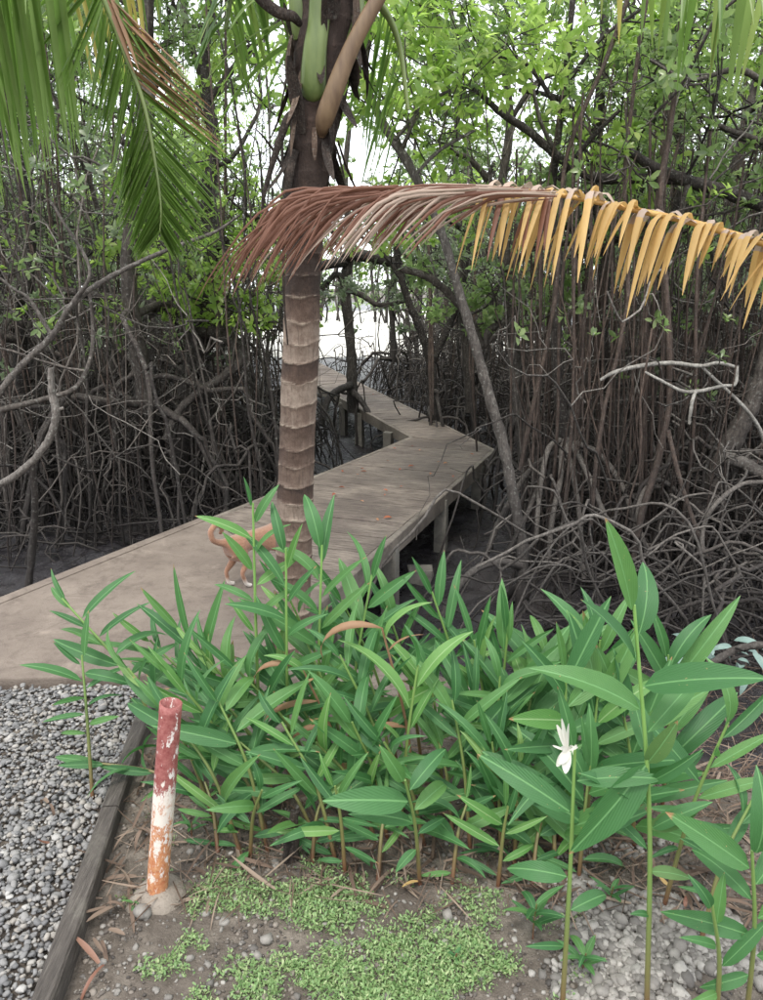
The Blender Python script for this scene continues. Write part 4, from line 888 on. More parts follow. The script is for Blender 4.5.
# 3 pale limb crossing at the left
hero('mangrove_tree', 'light grey slanting limb rising from the left edge over the mud', (-60, 620),
     [(-60, 640, 4.3, 4.6), (-50, 520, 4.3, 4.4), (-30, 440, 4.3, 4), (0, 392, 4.3, 3.6), (25, 362, 4.35, 3.4), (52, 336, 4.4, 3.2), (72, 305, 4.4, 3), (100, 283, 4.5, 2.6), (140, 262, 4.6, 2.3), (180, 245, 4.7, 2), (215, 232, 4.8, 1.6), (240, 215, 4.8, 1)], 'bark_mid',
     branches=[[(72, 305, 4.4, 2.8), (90, 270, 4.4, 1.8), (62, 220, 4.4, 1.5), (50, 200, 4.4, 1.3)], [(52, 336, 4.4, 2.5), (30, 300, 4.4, 1.7), (15, 290, 4.4, 1.5), (0, 278, 4.4, 1.3)], ['bark', (0, 410, 4.3, 3.5), (40, 400, 4.4, 2.8), (75, 388, 4.5, 2.5), (90, 360, 4.6, 2.2), (93, 330, 4.7, 2), (90, 290, 4.7, 1.6)]], roots=0)
# 4 short whitish broken branch left
hero('dead_branch', 'whitish crooked dead branch sticking up out of the mud at the left edge', (-40, 520),
     [(-50, 500, 4.1, 3.8), (0, 484, 4.1, 3.8), (25, 468, 4.1, 3.6), (42, 450, 4.1, 3.4), (52, 432, 4.1, 3.4), (56, 412, 4.1, 4), (52, 392, 4.1, 3.6), (51, 368, 4.1, 3)], 'bark_pale', branches=[[(56, 410, 4.1, 2), (64, 408, 4.1, 1.5)], ['bark_dark', (32, 462, 4.1, 3.2), (35, 500, 4.15, 3.4), (33, 545, 4.2, 3.6), (27, 600, 4.2, 3.8)]], cat='branch')
# 5 small tree standing at the far section of the walk
hero('mangrove_tree', 'small forked mangrove growing against the far stretch of the boardwalk', (352, 400),
     [(353, 412, 10.0, 6), (352, 385, 10.0, 5.5), (351, 350, 10.0, 5), (347, 310, 10, 5), (344, 285, 10, 5), (348, 265, 10, 5), (350, 240, 10, 4), (345, 180, 10, 3), (350, 120, 10, 2.5)], 'bark',
     branches=[['bark_dark', (348, 262, 10, 5), (330, 264, 9.8, 5), (312, 270, 9.6, 5), (290, 285, 9.4, 4)], ['bark_dark', (344, 256, 10, 5), (365, 256, 9.8, 6), (400, 265, 9.6, 5), (430, 280, 9.4, 4), (460, 300, 9.2, 4), (480, 330, 9, 3.5)], [(346, 280, 10, 3.5), (335, 275, 9.9, 3), (322, 290, 9.9, 2.5)], [(348, 290, 10, 3), (362, 295, 9.9, 3), (380, 305, 9.8, 2.5), (410, 300, 9.6, 2)]],
     extra_roots=[['bark_dark', (351, 385, 9.9, 4), (335, 392, 9.6, 3.5), (327, 402, 9.4, 3.5), (322, 425, 9.2, 3)], [(352, 392, 9.9, 4), (362, 402, 9.8, 3), (372, 420, 9.6, 3)]], roots=3, twigs=3, leafkey='leaf_grey', root_h=(.2, .4), reach=(.15, .35))
# 6 dark forked stem beyond the corner
hero('mangrove_tree', 'thin dark stem forking like a Y behind the boardwalk corner', (432, 430),
     [(434, 428, 9.0, 5.5), (432, 400, 9.0, 5), (431, 365, 9, 5), (422, 335, 9, 4), (410, 305, 9, 3.5), (402, 280, 9, 3.5), (395, 240, 9, 3)], 'bark_dark', branches=[[(431, 366, 9, 4), (440, 345, 9, 4), (452, 318, 9, 3.5), (462, 290, 9, 3), (470, 240, 9, 2.5)], [(402, 280, 9, 2.5), (380, 250, 9, 2), (350, 230, 9, 1.5)]], roots=5, twigs=3, root_h=(.25, .6), reach=(.2, .5), leafkey='leaf_grey')
# 7 mid trunk right of centre
hero('mangrove_tree', 'slim mottled mangrove trunk just right of the leaning grey one', (527, 520),
     [(527, 530, 6.6, 6), (525, 480, 6.6, 5.5), (519, 420, 6.6, 5.5), (515, 370, 6.6, 6.5), (512, 320, 6.6, 7), (509, 285, 6.6, 6.5), (506, 262, 6.6, 6), (500, 200, 6.6, 5), (510, 120, 6.6, 4), (500, 40, 6.6, 3)], 'bark',
     branches=[[(512, 320, 6.6, 3.5), (490, 330, 6.5, 4), (484, 345, 6.5, 4), (470, 320, 6.5, 3.5), (455, 300, 6.5, 4), (430, 278, 6.4, 4), (400, 268, 6.4, 3.5)], [(486, 343, 6.5, 3), (500, 330, 6.5, 3), (507, 312, 6.6, 2)], [(508, 270, 6.6, 4), (530, 250, 6.6, 3), (560, 245, 6.5, 2.5), (600, 225, 6.4, 2)], [(505, 200, 6.6, 4), (470, 160, 6.5, 3), (440, 150, 6.4, 2)], [(510, 120, 6.6, 3), (540, 80, 6.5, 2.5), (580, 70, 6.4, 2)]], roots=6, twigs=5, leafkey='leaf', root_h=(.25, .6), reach=(.15, .42))
# 8 thick curved trunk low at right
hero('mangrove_tree', 'thick dark trunk curving down into a knee of roots at the right', (650, 545),
     [(640, 548, 5.4, 9), (655, 538, 5.4, 9), (680, 528, 5.4, 11), (698, 512, 5.4, 12), (712, 490, 5.4, 12), (722, 460, 5.4, 11), (738, 430, 5.4, 10), (755, 395, 5.4, 9), (768, 350, 5.4, 8), (775, 280, 5.5, 7), (790, 180, 5.5, 6), (785, 60, 5.5, 5)], 'bark',
     branches=[['bark_pale', (722, 458, 5.3, 6), (740, 462, 5.2, 7), (765, 475, 5.1, 7), (800, 490, 5, 7)], ['bark_dark', (790, 215, 5.5, 7), (763, 205, 5.5, 7), (720, 190, 5.45, 6.5), (680, 178, 5.4, 6), (650, 165, 5.4, 5), (625, 148, 5.3, 4)],
               ['bark_dark', (690, 180, 5.4, 5), (650, 178, 5.45, 5), (600, 178, 5.5, 5), (565, 162, 5.5, 4.5), (530, 132, 5.5, 4), (500, 112, 5.5, 3.5), (478, 92, 5.5, 2.5), (460, 85, 5.5, 1.5)],
               [(688, 182, 5.4, 3.5), (684, 200, 5.4, 3), (678, 225, 5.4, 2.5)], [(785, 100, 5.5, 4), (740, 70, 5.4, 3), (690, 80, 5.3, 2), (650, 60, 5.3, 1.5)], [(790, 150, 5.5, 4), (730, 130, 5.5, 2.5), (690, 110, 5.4, 2)], [(560, 160, 5.5, 2.5), (540, 120, 5.4, 2), (530, 70, 5.4, 1.5)]], roots=7, twigs=2, rootmat='root',
     extra_roots=[['root_pale', (700, 515, 5.3, 3), (660, 480, 5.2, 2.5), (640, 500, 5, 2.5), (641, 535, 4.9, 2.5), (665, 575, 4.8, 2.5)], ['root_pale', (763, 482, 4.6, 2.3), (740, 485, 4.6, 2.3), (715, 505, 4.5, 2.3), (703, 530, 4.5, 2.3), (705, 560, 4.4, 2.3), (720, 590, 4.3, 2)]],
     aerial=[[(657, -60, 5.2, 2.2), (640, 40, 5.2, 2.2), (630, 120, 5.2, 2.2), (624, 190, 5.15, 2.2), (628, 300, 5.1, 2.2), (600, 430, 5, 2.2), (588, 560, 4.9, 2.5)],
             [(640, -40, 5.4, 2.4), (610, 50, 5.4, 2.3), (575, 130, 5.3, 2.2), (562, 185, 5.3, 2.2), (555, 300, 5.2, 2.2), (530, 420, 5.2, 2.4), (520, 470, 5.2, 2.4)],
             [(684, -20, 5, 2.6), (678, 60, 5, 2.8), (670, 130, 5, 3), (660, 190, 5, 3), (664, 260, 5, 2.8), (668, 330, 5, 3), (668, 420, 5, 3.2), (640, 520, 4.9, 3.4), (628, 600, 4.8, 3.5)],
             [(668, 430, 4.9, 2.6), (680, 480, 4.8, 2.4), (700, 540, 4.6, 2.4), (722, 600, 4.4, 2.2), (733, 680, 4.0, 2)]], leafkey='leaf')
# 9 diagonal trunk
hero('mangrove_tree', 'dark trunk slanting from lower left to upper right behind the hanging roots', (605, 470),
     [(606, 485, 7, 5.5), (620, 440, 7, 5.5), (636, 390, 7, 6), (648, 330, 7, 6), (655, 290, 7, 5.5), (668, 240, 7, 5), (680, 170, 7, 4.5), (675, 100, 7, 4), (690, 20, 7, 3)], 'bark_dark',
     branches=[[(640, 370, 7, 3), (660, 350, 6.9, 2.5), (672, 330, 6.9, 2)], [(668, 240, 7, 3.5), (640, 210, 6.9, 3), (610, 200, 6.8, 2.5)], [(670, 235, 7, 3.5), (700, 200, 6.9, 3), (740, 190, 6.8, 2)], [(678, 120, 7, 3), (650, 80, 6.9, 2.5), (620, 50, 6.8, 2)], [(685, 60, 7, 3), (720, 20, 6.9, 2), (740, -10, 6.8, 2)]], roots=7, twigs=4, leafkey='leaf')
# 10 dead white branch
hero('dead_branch', 'bleached white dead branch stretching across at the right', (700, 520),
     [(736, 367, 4.9, 1.6), (718, 363, 4.9, 1.8), (700, 366, 4.9, 2), (670, 363, 4.95, 2.2), (640, 366, 5.0, 2.2), (615, 372, 5.0, 2), (600, 380, 5.0, 1.5)], 'bark_white',
     branches=[[(737, 366, 4.9, 1.8), (735, 384, 4.88, 1.7), (722, 386, 4.87, 1.7), (700, 391, 4.86, 2), (682, 391, 4.85, 1.8), (660, 380, 4.85, 1.5), (645, 372, 4.9, 1.2)], [(696, 390, 4.86, 1.8), (692, 402, 4.8, 1.8), (689, 424, 4.8, 1.5)], [(700, 365, 4.9, 1.6), (760, 430, 5.0, 2), (775, 520, 5.1, 3), (770, 560, 5.1, 4)]], cat='branch')
# 11 cluster of pale prop roots
hero('mangrove_tree', 'bundle of pale stilt roots splaying down in front of the brown hanging roots', (580, 560),
     [(566, 440, 5.6, 6), (560, 400, 5.6, 5.5), (556, 340, 5.6, 5), (560, 270, 5.6, 4.5), (552, 200, 5.6, 4), (560, 120, 5.6, 3.5), (570, 30, 5.6, 3), (575, -40, 5.6, 2.5)], 'bark_dark', branches=[[(558, 180, 5.6, 3), (590, 140, 5.5, 2.5), (620, 110, 5.4, 2)], [(562, 90, 5.6, 2.5), (600, 40, 5.5, 2), (640, 10, 5.5, 1.5)], [(560, 110, 5.6, 2.5), (520, 60, 5.5, 2), (470, 70, 5.4, 1.5), (440, 110, 5.4, 1.2)]],
     extra_roots=[['root_pale', (566, 442, 5.5, 3), (575, 450, 5.4, 2.8), (590, 480, 5.2, 2.8), (606, 520, 5.0, 2.8), (618, 560, 4.8, 2.8)], ['root_pale', (564, 440, 5.5, 3), (572, 470, 5.3, 2.8), (580, 520, 5.1, 2.8), (584, 580, 4.8, 2.5)], ['root_pale', (562, 442, 5.5, 3), (560, 480, 5.3, 2.8), (552, 520, 5.1, 2.8), (548, 570, 4.8, 2.5)], ['root_pale', (560, 440, 5.5, 3), (548, 450, 5.4, 2.8), (540, 490, 5.2, 2.5), (536, 540, 5, 2.5)],
                  ['root_pale', (566, 440, 5.5, 3), (600, 455, 5.4, 2.8), (628, 500, 5.2, 2.8), (640, 560, 4.9, 2.8)], [(560, 450, 5.5, 3), (530, 470, 5.4, 2.8), (500, 520, 5.1, 2.8), (485, 560, 4.9, 2.5)], [(545, 470, 5.4, 2.5), (520, 530, 5, 2.5), (500, 560, 4.8, 2.5), (470, 570, 4.6, 2)]], twigs=5, leafkey='leaf_bright')
# 12 right lower sapling roots (pale light branch lower right)
hero('fallen_branch', 'long pale bent branch lying over the debris at the right edge', (700, 670),
     [(668, 690, 3.3, 3), (690, 676, 3.25, 3.5), (712, 663, 3.2, 3.8), (735, 650, 3.2, 3.8), (763, 645, 3.15, 4), (800, 648, 3.1, 4)], 'root_pale', cat='branch')
# hanging brown aerial roots in the middle: their own tree, whose trunk stands behind them
aer = []
for k in range(30):
    xb = random.uniform(505, 690); xt = xb + random.uniform(-22, 62); D = random.uniform(4.9, 6.6); yb = 470 + (6.6 - D) * 75 + random.uniform(-10, 10); yt = random.uniform(60, 260)
    xm = (xb + xt) / 2 + random.uniform(-8, 8); r_ = random.uniform(.9, 1.8); aer.append([(xt, yt, D + .1, r_ * .8), (xm + 3, (yt * 2 + yb) / 3, D, r_), (xm, (yt + 2 * yb) / 3, D, r_), (xb, yb, D, r_ * 1.1)])
for k in range(7):
    xb = random.uniform(535, 600); D = random.uniform(6.2, 6.8); aer.append([(xb + random.uniform(-6, 14), 230, D, 1.2), (xb + random.uniform(0, 8), 340, D, 1.5), (xb, 470, D, 1.7)])
hero('mangrove_tree', 'mangrove hung with a curtain of long straight brown aerial roots', (600, 440),
     [(612, 470, 6.9, 7), (606, 400, 6.9, 7), (600, 330, 6.9, 7), (604, 260, 6.9, 6.5), (596, 180, 6.9, 6), (600, 100, 6.9, 5), (604, 20, 6.9, 4), (600, -60, 6.9, 3)], 'bark_dark', branches=[[(602, 250, 6.9, 4.5), (640, 225, 6.5, 4), (680, 230, 6, 3)], [(602, 240, 6.9, 4.5), (560, 225, 6.4, 4), (520, 235, 6, 3)], [(597, 160, 6.9, 4), (640, 130, 6.6, 3), (690, 120, 6.2, 2.5)], [(597, 140, 6.9, 4), (560, 100, 6.6, 3), (520, 90, 6.2, 2)], [(602, 60, 6.9, 3), (660, 30, 6.7, 2.5), (710, 30, 6.4, 2)]], aerial=aer, roots=8, twigs=3, leafkey='leaf')
# a few aerial roots dangling over the deck
hero('mangrove_tree', 'mangrove behind the corner with thin red brown roots dangling over the planks', (470, 400),
     [(470, 412, 9.4, 5), (468, 360, 9.4, 5), (462, 300, 9.4, 4.5), (466, 240, 9.4, 4), (455, 160, 9.4, 3.5), (460, 80, 9.4, 3), (450, 0, 9.4, 2)], 'bark', branches=[[(464, 230, 9.4, 3.5), (440, 215, 8.8, 3), (428, 220, 8.3, 2.5)], [(465, 220, 9.4, 3), (490, 205, 8.5, 2.5), (476, 215, 7.8, 2)], [(458, 120, 9.4, 3), (420, 90, 9, 2), (390, 80, 9, 1.5)], [(460, 90, 9.4, 2.5), (500, 60, 9, 2), (520, 60, 9, 1.5)]],
     aerial=[[(428, 220, 8.2, 1.4), (430, 300, 8.1, 1.6), (430, 360, 8.1, 2.2), (431, 424, 8.0, 1)], [(427, 230, 8.2, 1), (432, 330, 8.1, 1.5), (433, 415, 8, 1)], [(476, 215, 7.6, 1.2), (474, 320, 7.5, 1.4), (473, 380, 7.4, 1.6), (477, 452, 7.3, 1)], [(478, 220, 7.7, 1), (470, 350, 7.5, 1.2), (471, 380, 7.4, 1)]], roots=6, twigs=3, leafkey='leaf_bright', root_h=(.25, .6), reach=(.2, .5))

# tangle of stilt roots over the mud
g = Geo(); gp = Geo(); cnt = 0
while cnt < 3300:
    y = 3.9 + 15 * random.random() ** 1.35; x = random.uniform(-1, 1) * (.58 * y + .6)
    if not ok_spot(x, y, .75, True): continue
    u_, v_ = scr((x, y, MUD))
    if y < 4.8 and random.random() < .6: continue
    if y < 7.5 and (random.random() < .5 or vnoise(x * 1.1, y * 1.1, 40) < -.05): continue
    cnt += 1; z0 = random.uniform(.12, .8) * (1 if y > 5 else .6); az = random.uniform(0, 6.3); rch = random.uniform(.2, 1.1); gz_ = float(ground_z(x, y))
    a_ = arc_root((0, 0, z0), az, rch, 11, hump=random.uniform(.05, .5), wob=.035); e = a_[-1, :2] + [x, y]
    if y < 12 and min(deck_dist(a_[q_, :2] + [x, y]) for q_ in (3, 6, 10)) < .68: continue
    r_ = random.uniform(.005, .0145); tube(gp if random.random() < .16 else g, a_ + [x, y, gz_], np.linspace(r_, r_ * .8, 11), 5 if y < 6 else (4 if y < 11 else 3), cap=False, rough=.05)
    a_ = arc_root((0, 0, z0), az + math.pi + random.uniform(-.7, .7), rch * random.uniform(.5, 1.1), 8); e = a_[-1, :2] + [x, y]
    if not (y < 12 and min(deck_dist(a_[q_, :2] + [x, y]) for q_ in (2, 4, 7)) < .68): tube(g, a_ + [x, y, gz_], r_ * .9, 4, cap=False)
for k in range(2000):                                       # sticks and low loops lying everywhere
    y = 3.7 + 12 * random.random() ** 1.3; x = random.uniform(-1, 1) * (.58 * y + .6)
    if not ok_spot(x, y, .7, True) or (y < bank_y(x) + 1.0): continue
    gz_ = float(ground_z(x, y)); a_ = random.uniform(0, 6.3); Ls = random.uniform(.15, .8); d_ = np.array([math.cos(a_), math.sin(a_), random.uniform(-.05, .6)]); t = np.linspace(0, 1, 6)
    pp_ = wig(np.array([x, y, gz_ + .01]) + d_ * (t * Ls)[:, None], .04)
    if min(deck_dist(pp_[q_, :2]) for q_ in (0, 2, 5)) < .74: continue
    tube(gp if random.random() < .12 else g, pp_, random.uniform(.003, .010), 4, cap=False)
for k in range(60):                                         # longer pale arcs sweeping over the mud at the right
    y = random.uniform(3.7, 6.0); x = random.uniform(.13, .6) * y; z0 = random.uniform(.15, .6); gz_ = float(ground_z(x, y))
    if y < bank_y(x) + .9 or deck_dist((x, y)) < .8: continue
    for sg in (0, math.pi):
        a_ = arc_root((0, 0, z0), random.uniform(-.6, .6) + sg, random.uniform(.4, 1.3), 16, hump=random.uniform(.2, .9), wob=.04)
        if min(deck_dist(a_[i, :2] + [x, y]) for i in (0, 8, 15)) > .65: tube(gp, a_ + [x, y, gz_], random.uniform(.004, .009), 6, cap=False)
o = g.build('root_tangle', M['root'], kind='stuff'); tag(o, 'dense tangle of dark arching mangrove roots over the mud', 'roots')
o = gp.build('pale_root_tangle', M['root_pale'], kind='stuff'); tag(o, 'lighter grey dead roots and sticks scattered through the tangle', 'roots')

# thicket of thin stems
g = Geo(); cnt = 0; gl = Geo(); C = []; A = []
while cnt < 1150:
    y = 5.8 + 19 * random.random() ** 1.1; x = random.uniform(-1, 1) * (.58 * y + .8)
    if not ok_spot(x, y, .8): continue
    cnt += 1; H_ = random.uniform(1.5, 4.2); ln = rng.normal(0, .25, 2); gz_ = float(ground_z(x, y)); t = np.linspace(0, 1, 9)
    p = np.stack([x + ln[0] * t * H_ * .5, y + ln[1] * t * H_ * .5, gz_ - .03 + H_ * t], -1); p = wig(p, .07); r_ = random.uniform(.005, .016); tube(g, p, np.linspace(r_, r_ * .5, 9), 5 if y < 9 else 4, cap=False)
    for q in range(random.randint(1, 4)):
        j = random.randint(3, 8); d_ = nrm(rng.normal(0, 1, 3) + [0, 0, .4]); Lb = random.uniform(.3, .9); pp = wig(p[j] + d_ * (np.linspace(0, 1, 6) * Lb)[:, None], .05); tube(g, pp, np.linspace(r_ * .5, r_ * .25, 6), 3, cap=False)
        uu, vv = scr(pp[-1])
        if pp[-1, 2] > 1.2 + random.uniform(-.6, .4) and not (320 < uu < 560 and vv > 340): C.append(pp[-1]); A.append(d_ + [0, 0, .5])
o = g.build('thicket_stems', M['bark'], kind='stuff'); tag(o, 'thicket of thin upright stems and branches between the mangroves', 'thicket')
rosettes(gl, C, A, 7, (.06, .11)); o = gl.build('thicket_leaves', M['leaf_grey'], kind='stuff'); tag(o, 'dull green leaves on the thin stems of the thicket', 'foliage')

g = Geo(); gd = Geo(); C = []; A = []; cnt = 0
while cnt < 1100:
    y = 4.9 + 11 * random.random() ** 1.2; x = random.uniform(-1, 1) * (.56 * y + .8)
    if not ok_spot(x, y, .9): continue
    u_, v_ = scr((x, y, 1.0))
    if 270 < u_ < 520 and y < 8: continue
    cnt += 1; z_ = random.uniform(.1, 3.2); a_ = random.uniform(0, 6.3); Lb = random.uniform(.5, 2.2); d_ = np.array([math.cos(a_), math.sin(a_) * .6, random.uniform(-.3, .9)]); t = np.linspace(0, 1, 12)
    p = np.array([x, y, z_ + MUD]) + d_ * (t * Lb)[:, None]; p[:, 2] += random.uniform(-.3, .3) * np.sin(t * math.pi); p = wig(p, .06)
    if min(deck_dist(p[i, :2]) for i in (0, 3, 6, 9, 11)) < .85: continue
    r_ = random.uniform(.003, .011); gg = g if random.random() < .55 else gd; tube(gg, p, np.linspace(r_, r_ * .5, 12), 5, cap=False)
    for q in range(random.randint(1, 3)):
        j = random.randint(4, 11); dd = nrm(nrm(p[j] - p[j - 1]) + rng.normal(0, .6, 3)); pp = wig(p[j] + dd * (np.linspace(0, 1, 7) * random.uniform(.2, .7))[:, None], .03); tube(gg, pp, np.linspace(r_ * .6, r_ * .3, 7), 4, cap=False)
        uu, vv = scr(pp[-1])
        if pp[-1, 2] > random.uniform(.6, 1.6) and not (320 < uu < 560 and vv > 340) and vv < 420: C.append(pp[-1]); A.append(dd + [0, 0, .4])
o = g.build('pale_branches', M['bark_pale'], kind='stuff'); tag(o, 'light grey bare branches criss-crossing between the mangroves', 'branches')
o = gd.build('dark_branches', M['bark'], kind='stuff'); tag(o, 'darker bare branches tangled between the mangroves', 'branches')
g = Geo(); rosettes(g, C, A, 6, (.045, .085)); o = g.build('twig_leaves', M['leaf'], kind='stuff'); tag(o, 'small green leaf tufts at the ends of the bare branches', 'foliage')

g = Geo()
for k in range(850):                                         # thin straight aerial roots reaching the mud
    y = 5.0 + 8.5 * random.random() ** 1.2; x = random.uniform(-1, 1) * (.56 * y + .6) if random.random() < .45 else random.uniform(.12, .6) * y
    if not ok_spot(x, y, .85): continue
    gz_ = float(ground_z(x, y)); t = np.linspace(0, 1, 9); H_ = random.uniform(1.4, 3.4)
    p = np.stack([x + random.gauss(0, .12) * t * H_, y + random.gauss(0, .1) * t * H_, gz_ - .03 + H_ * t], -1); tube(g, wig(p, .022), random.uniform(.0028, .0075), 5 if y < 8 else 4, cap=False)
o = g.build('hanging_roots', M['aerial'], kind='stuff'); tag(o, 'crowd of thin straight brown aerial roots hanging down to the mud', 'roots')

# far wood: a mass beyond the clearing
g = Geo(); C = []; A = []
for k in range(3000):
    th = random.uniform(-.62, .62); rr = random.uniform(24, 46); x = math.tan(th) * rr
    u_, v_ = scr((x, rr, 1))
    if 225 < u_ < 400 and rr < 40: continue
    z_ = MUD + 6 * random.random() ** .8 + .4; C.append((x, rr, z_)); A.append((random.gauss(0, .6), random.gauss(0, .6) - .3, 1))
for k in range(520):
    rr = random.uniform(50, 68); u_ = random.uniform(190, 430); x = (u_ - 381.5) / FOC * rr; C.append((x, rr, MUD + .3 + 4.6 * random.random())); A.append((random.gauss(0, .6), random.gauss(0, .6) - .3, 1))
rosettes(g, C, A, 7, (.22, .4)); o = g.build('far_wood', M['leaf'], kind='stuff'); tag(o, 'distant green wood closing off the view behind the mangroves', 'woodland')
g = Geo()
for k in range(700):
    th = random.uniform(-.62, .62); rr = random.uniform(20, 44); x = math.tan(th) * rr; u_, v_ = scr((x, rr, 1))
    if 225 < u_ < 400 and rr < 40: continue
    t = np.linspace(0, 1, 7); p = wig(np.stack([x + 0 * t, rr + 0 * t, MUD + t * 5], -1), .25); tube(g, p, random.uniform(.03, .08), 4, cap=False)
o = g.build('far_trunks', M['bark'], kind='stuff'); tag(o, 'distant grey trunks at the back of the wood', 'trunks')

# ------------------------------------------------------------------ ginger plants
def gleaf_mesh(name, curve, wid=.16, twist=0.0, mat='ginger', wave=.0, curl=0.0):
    n = 9; v = []
    ang = R(8); p = np.array([0., 0., 0.])
    for i in range(n + 1):
        t = i / n; w = wid * .5 * (math.sin(math.pi * min(1, t ** .78 * .985 + .015)) ** .75) * (1 if t > .04 else .35)
        if i == n: w = .0015
        tw = twist * t
        for u in (-1, -.5, 0, .5, 1):
            zz = (abs(u) * w * .42 - (abs(u) ** 2) * w * curl) + wave * math.sin(t * 17 + u * 2.1) * abs(u); x_ = u * w
            v.append((x_ * math.cos(tw) - zz * math.sin(tw), p[1] + math.sin(-ang) * zz * 0, p[2] + x_ * math.sin(tw) + zz * math.cos(tw)))
        p = p + np.array([0, math.cos(ang), math.sin(ang)]) / n; ang -= curve / n
    f = [[5 * i + j, 5 * i + j + 1, 5 * i + 6 + j, 5 * i + 5 + j] for i in range(n) for j in range(4)]; g = Geo(); g.add(v, f); return g.mesh(name, M[mat])
LM = {k: [gleaf_mesh('leaf', c_, w_, tw, k, wv) for c_, w_, tw, wv in ((.35, .155, 0, .001), (.75, .15, .3, .003), (1.15, .16, -.3, .003), (.15, .14, .15, .001), (1.6, .17, .5, .004), (.55, .175, -.45, .002))] for k in ('ginger', 'ginger_light', 'ginger_olive')}
LB = {k: [gleaf_mesh('leaf', c_, .215, tw, k, .003) for c_, tw in ((.3, .3), (.9, -.35), (.5, 0), (1.3, .5), (.15, -.2))] for k in ('ginger', 'ginger_light', 'ginger_olive')}
LD = [gleaf_mesh('dead_leaf', c_, w_, tw, 'dead_leaf', .006, .9) for c_, w_, tw in ((2.6, .09, 1.5), (3.2, .06, -2), (1.5, .10, 1.0))]
def put_leaf(root, me, loc, d, up, L, wscale=1.0, name='leaf'):
    d = Vector(nrm(d)); u = Vector(up); u = (u - d * u.dot(d)); u = u.normalized() if u.length > 1e-3 else d.orthogonal().normalized(); x = d.cross(u)
    m_ = Matrix((x, d, u)).transposed(); o = bpy.data.objects.new(name, me); COL.objects.link(o); o.parent = root; o.location = loc
    o.rotation_mode = 'QUATERNION'; o.rotation_quaternion = m_.to_quaternion(); o.scale = (L * wscale, L, L); return o
def ginger(base_px, tip_px, n, L, az=0.0, label='', dy=None, kind='ginger', broad=False, r=.0065, start=.3, el=(20, 62), light=.12, stemtop=1.0, wsc=1.0, face=.75):
    b = G(*base_px); b[2] = float(ground_z(b[0], b[1])); dy = random.uniform(-.06, .12) if dy is None else dy
    tip = P(tip_px[0], tip_px[1], b[1] + dy); root = empty('ginger_plant', tuple(b), label, 'plant', 'ginger plants in the bed')
    mid = (b + tip) / 2 + np.array([(tip[0] - b[0]) * -.12, 0, .03]); c = spline([b, mid, tip], 20) - b; g = Geo()
    c = c[:max(8, int(20 * stemtop))]; tube(g, c, np.linspace(r, r * .5, len(c)), 7); g.build('stem', M['gstem'], root)
    S = np.array([math.cos(az), math.sin(az), 0]); m_ = len(c)
    for i in range(n):
        t = start + (.99 - start) * (i / max(1, n - 1)); j = t * (m_ - 1); a0 = min(m_ - 2, int(j)); u = j - a0; p = c[a0] * (1 - u) + c[a0 + 1] * u; T = nrm(c[a0 + 1] - c[a0])
        e_ = R(np.interp((t - start) / (1 - start), [0, .7, 1], [el[0], (el[0] + el[1]) / 2, el[1]]) + random.gauss(0, 12)); sg = 1 if i % 2 else -1; a_ = random.gauss(0, .45); s2 = np.array([S[0] * math.cos(a_) - S[1] * math.sin(a_), S[0] * math.sin(a_) + S[1] * math.cos(a_), 0]) * sg
        if i == n - 1: e_ = R(78)
        d = s2 * math.cos(e_) + T * math.sin(e_); ll = L * np.interp(t, [start, start + .25, .85, 1], [.6, 1, .95, .7]) * random.uniform(.85, 1.12)
        q = random.random(); kk = kind if q > light else 'ginger_light'; ms = (LB if broad else LM)[kk]; me = random.choice(ms)
        put_leaf(root, me, p + s2 * r, d, T * .55 + np.array([0, -face, .25]) + rng.normal(0, .18, 3) - s2 * .1, ll * random.uniform(.7, 1.15), random.uniform(.8, 1.35) * wsc)
    return root, c, b
ROWS = []
def row(tips, base_fn, **kw): pass
specs = []   # (tip, base, n, L, kwargs)
def S_(base, tip, n, L, az, label, **kw): ginger(base, tip, n, L, az, label, **kw)
# singled out by hand
S_((93, 803), (82, 655), 10, .20, .05, 'ginger stalk growing alone out of the gravel left of the timber edging', el=(12, 50), light=0, start=.42)
S_((175, 775), (62, 598), 12, .23, .25, 'leftmost tall ginger stalk leaning out over the concrete path', el=(25, 55), light=0, start=.35)
S_((196, 800), (92, 762), 8, .20, .3, 'low ginger shoot bending left behind the painted pipe', el=(15, 50), light=.3, start=.3)
S_((268, 852), (218, 700), 9, .26, .1, 'ginger stalk right of the painted pipe with leaves drooping to both sides', el=(5, 60), light=0, start=.35)
S_((262, 790), (253, 503), 11, .19, .1, 'tallest ginger stalk rising in front of the dog and the palm trunk', el=(35, 60), light=.25, start=.45)
S_((290, 795), (286, 548), 11, .22, -.2, 'ginger stalk whose leaves overlap the foot of the palm trunk', el=(35, 70), light=.15)
S_((318, 790), (322, 545), 11, .25, .4, 'ginger stalk with long upright leaves right of the palm trunk', el=(35, 70), light=.15)
S_((345, 785), (372, 575), 10, .26, -.3, 'ginger stalk leaning right before the boardwalk post', el=(25, 60), light=.05)
S_((400, 840), (418, 665), 5, .30, .2, 'ginger stalk with broad yellow green upright leaves in the middle of the bed', el=(62, 78), light=.9, face=.3, start=.45, wsc=.8)
S_((470, 850), (452, 700), 8, .27, .0, 'ginger stalk in the front middle with big leaves hanging towards the camera', el=(10, 60), light=.1)
S_((420, 885), (405, 780), 7, .20, .5, 'short front ginger shoot with a fan of wide drooping leaves', el=(-5, 40), light=0, broad=False, wsc=1.5, dy=-.1)
r_, c_, b_ = ginger((562, 1012), (575, 745), 7, .22, .25, 'ginger stalk carrying the single white flower', kind='ginger', broad=False, start=.25, el=(10, 45), dy=.0, light=0, wsc=1.3)
root_fl = r_
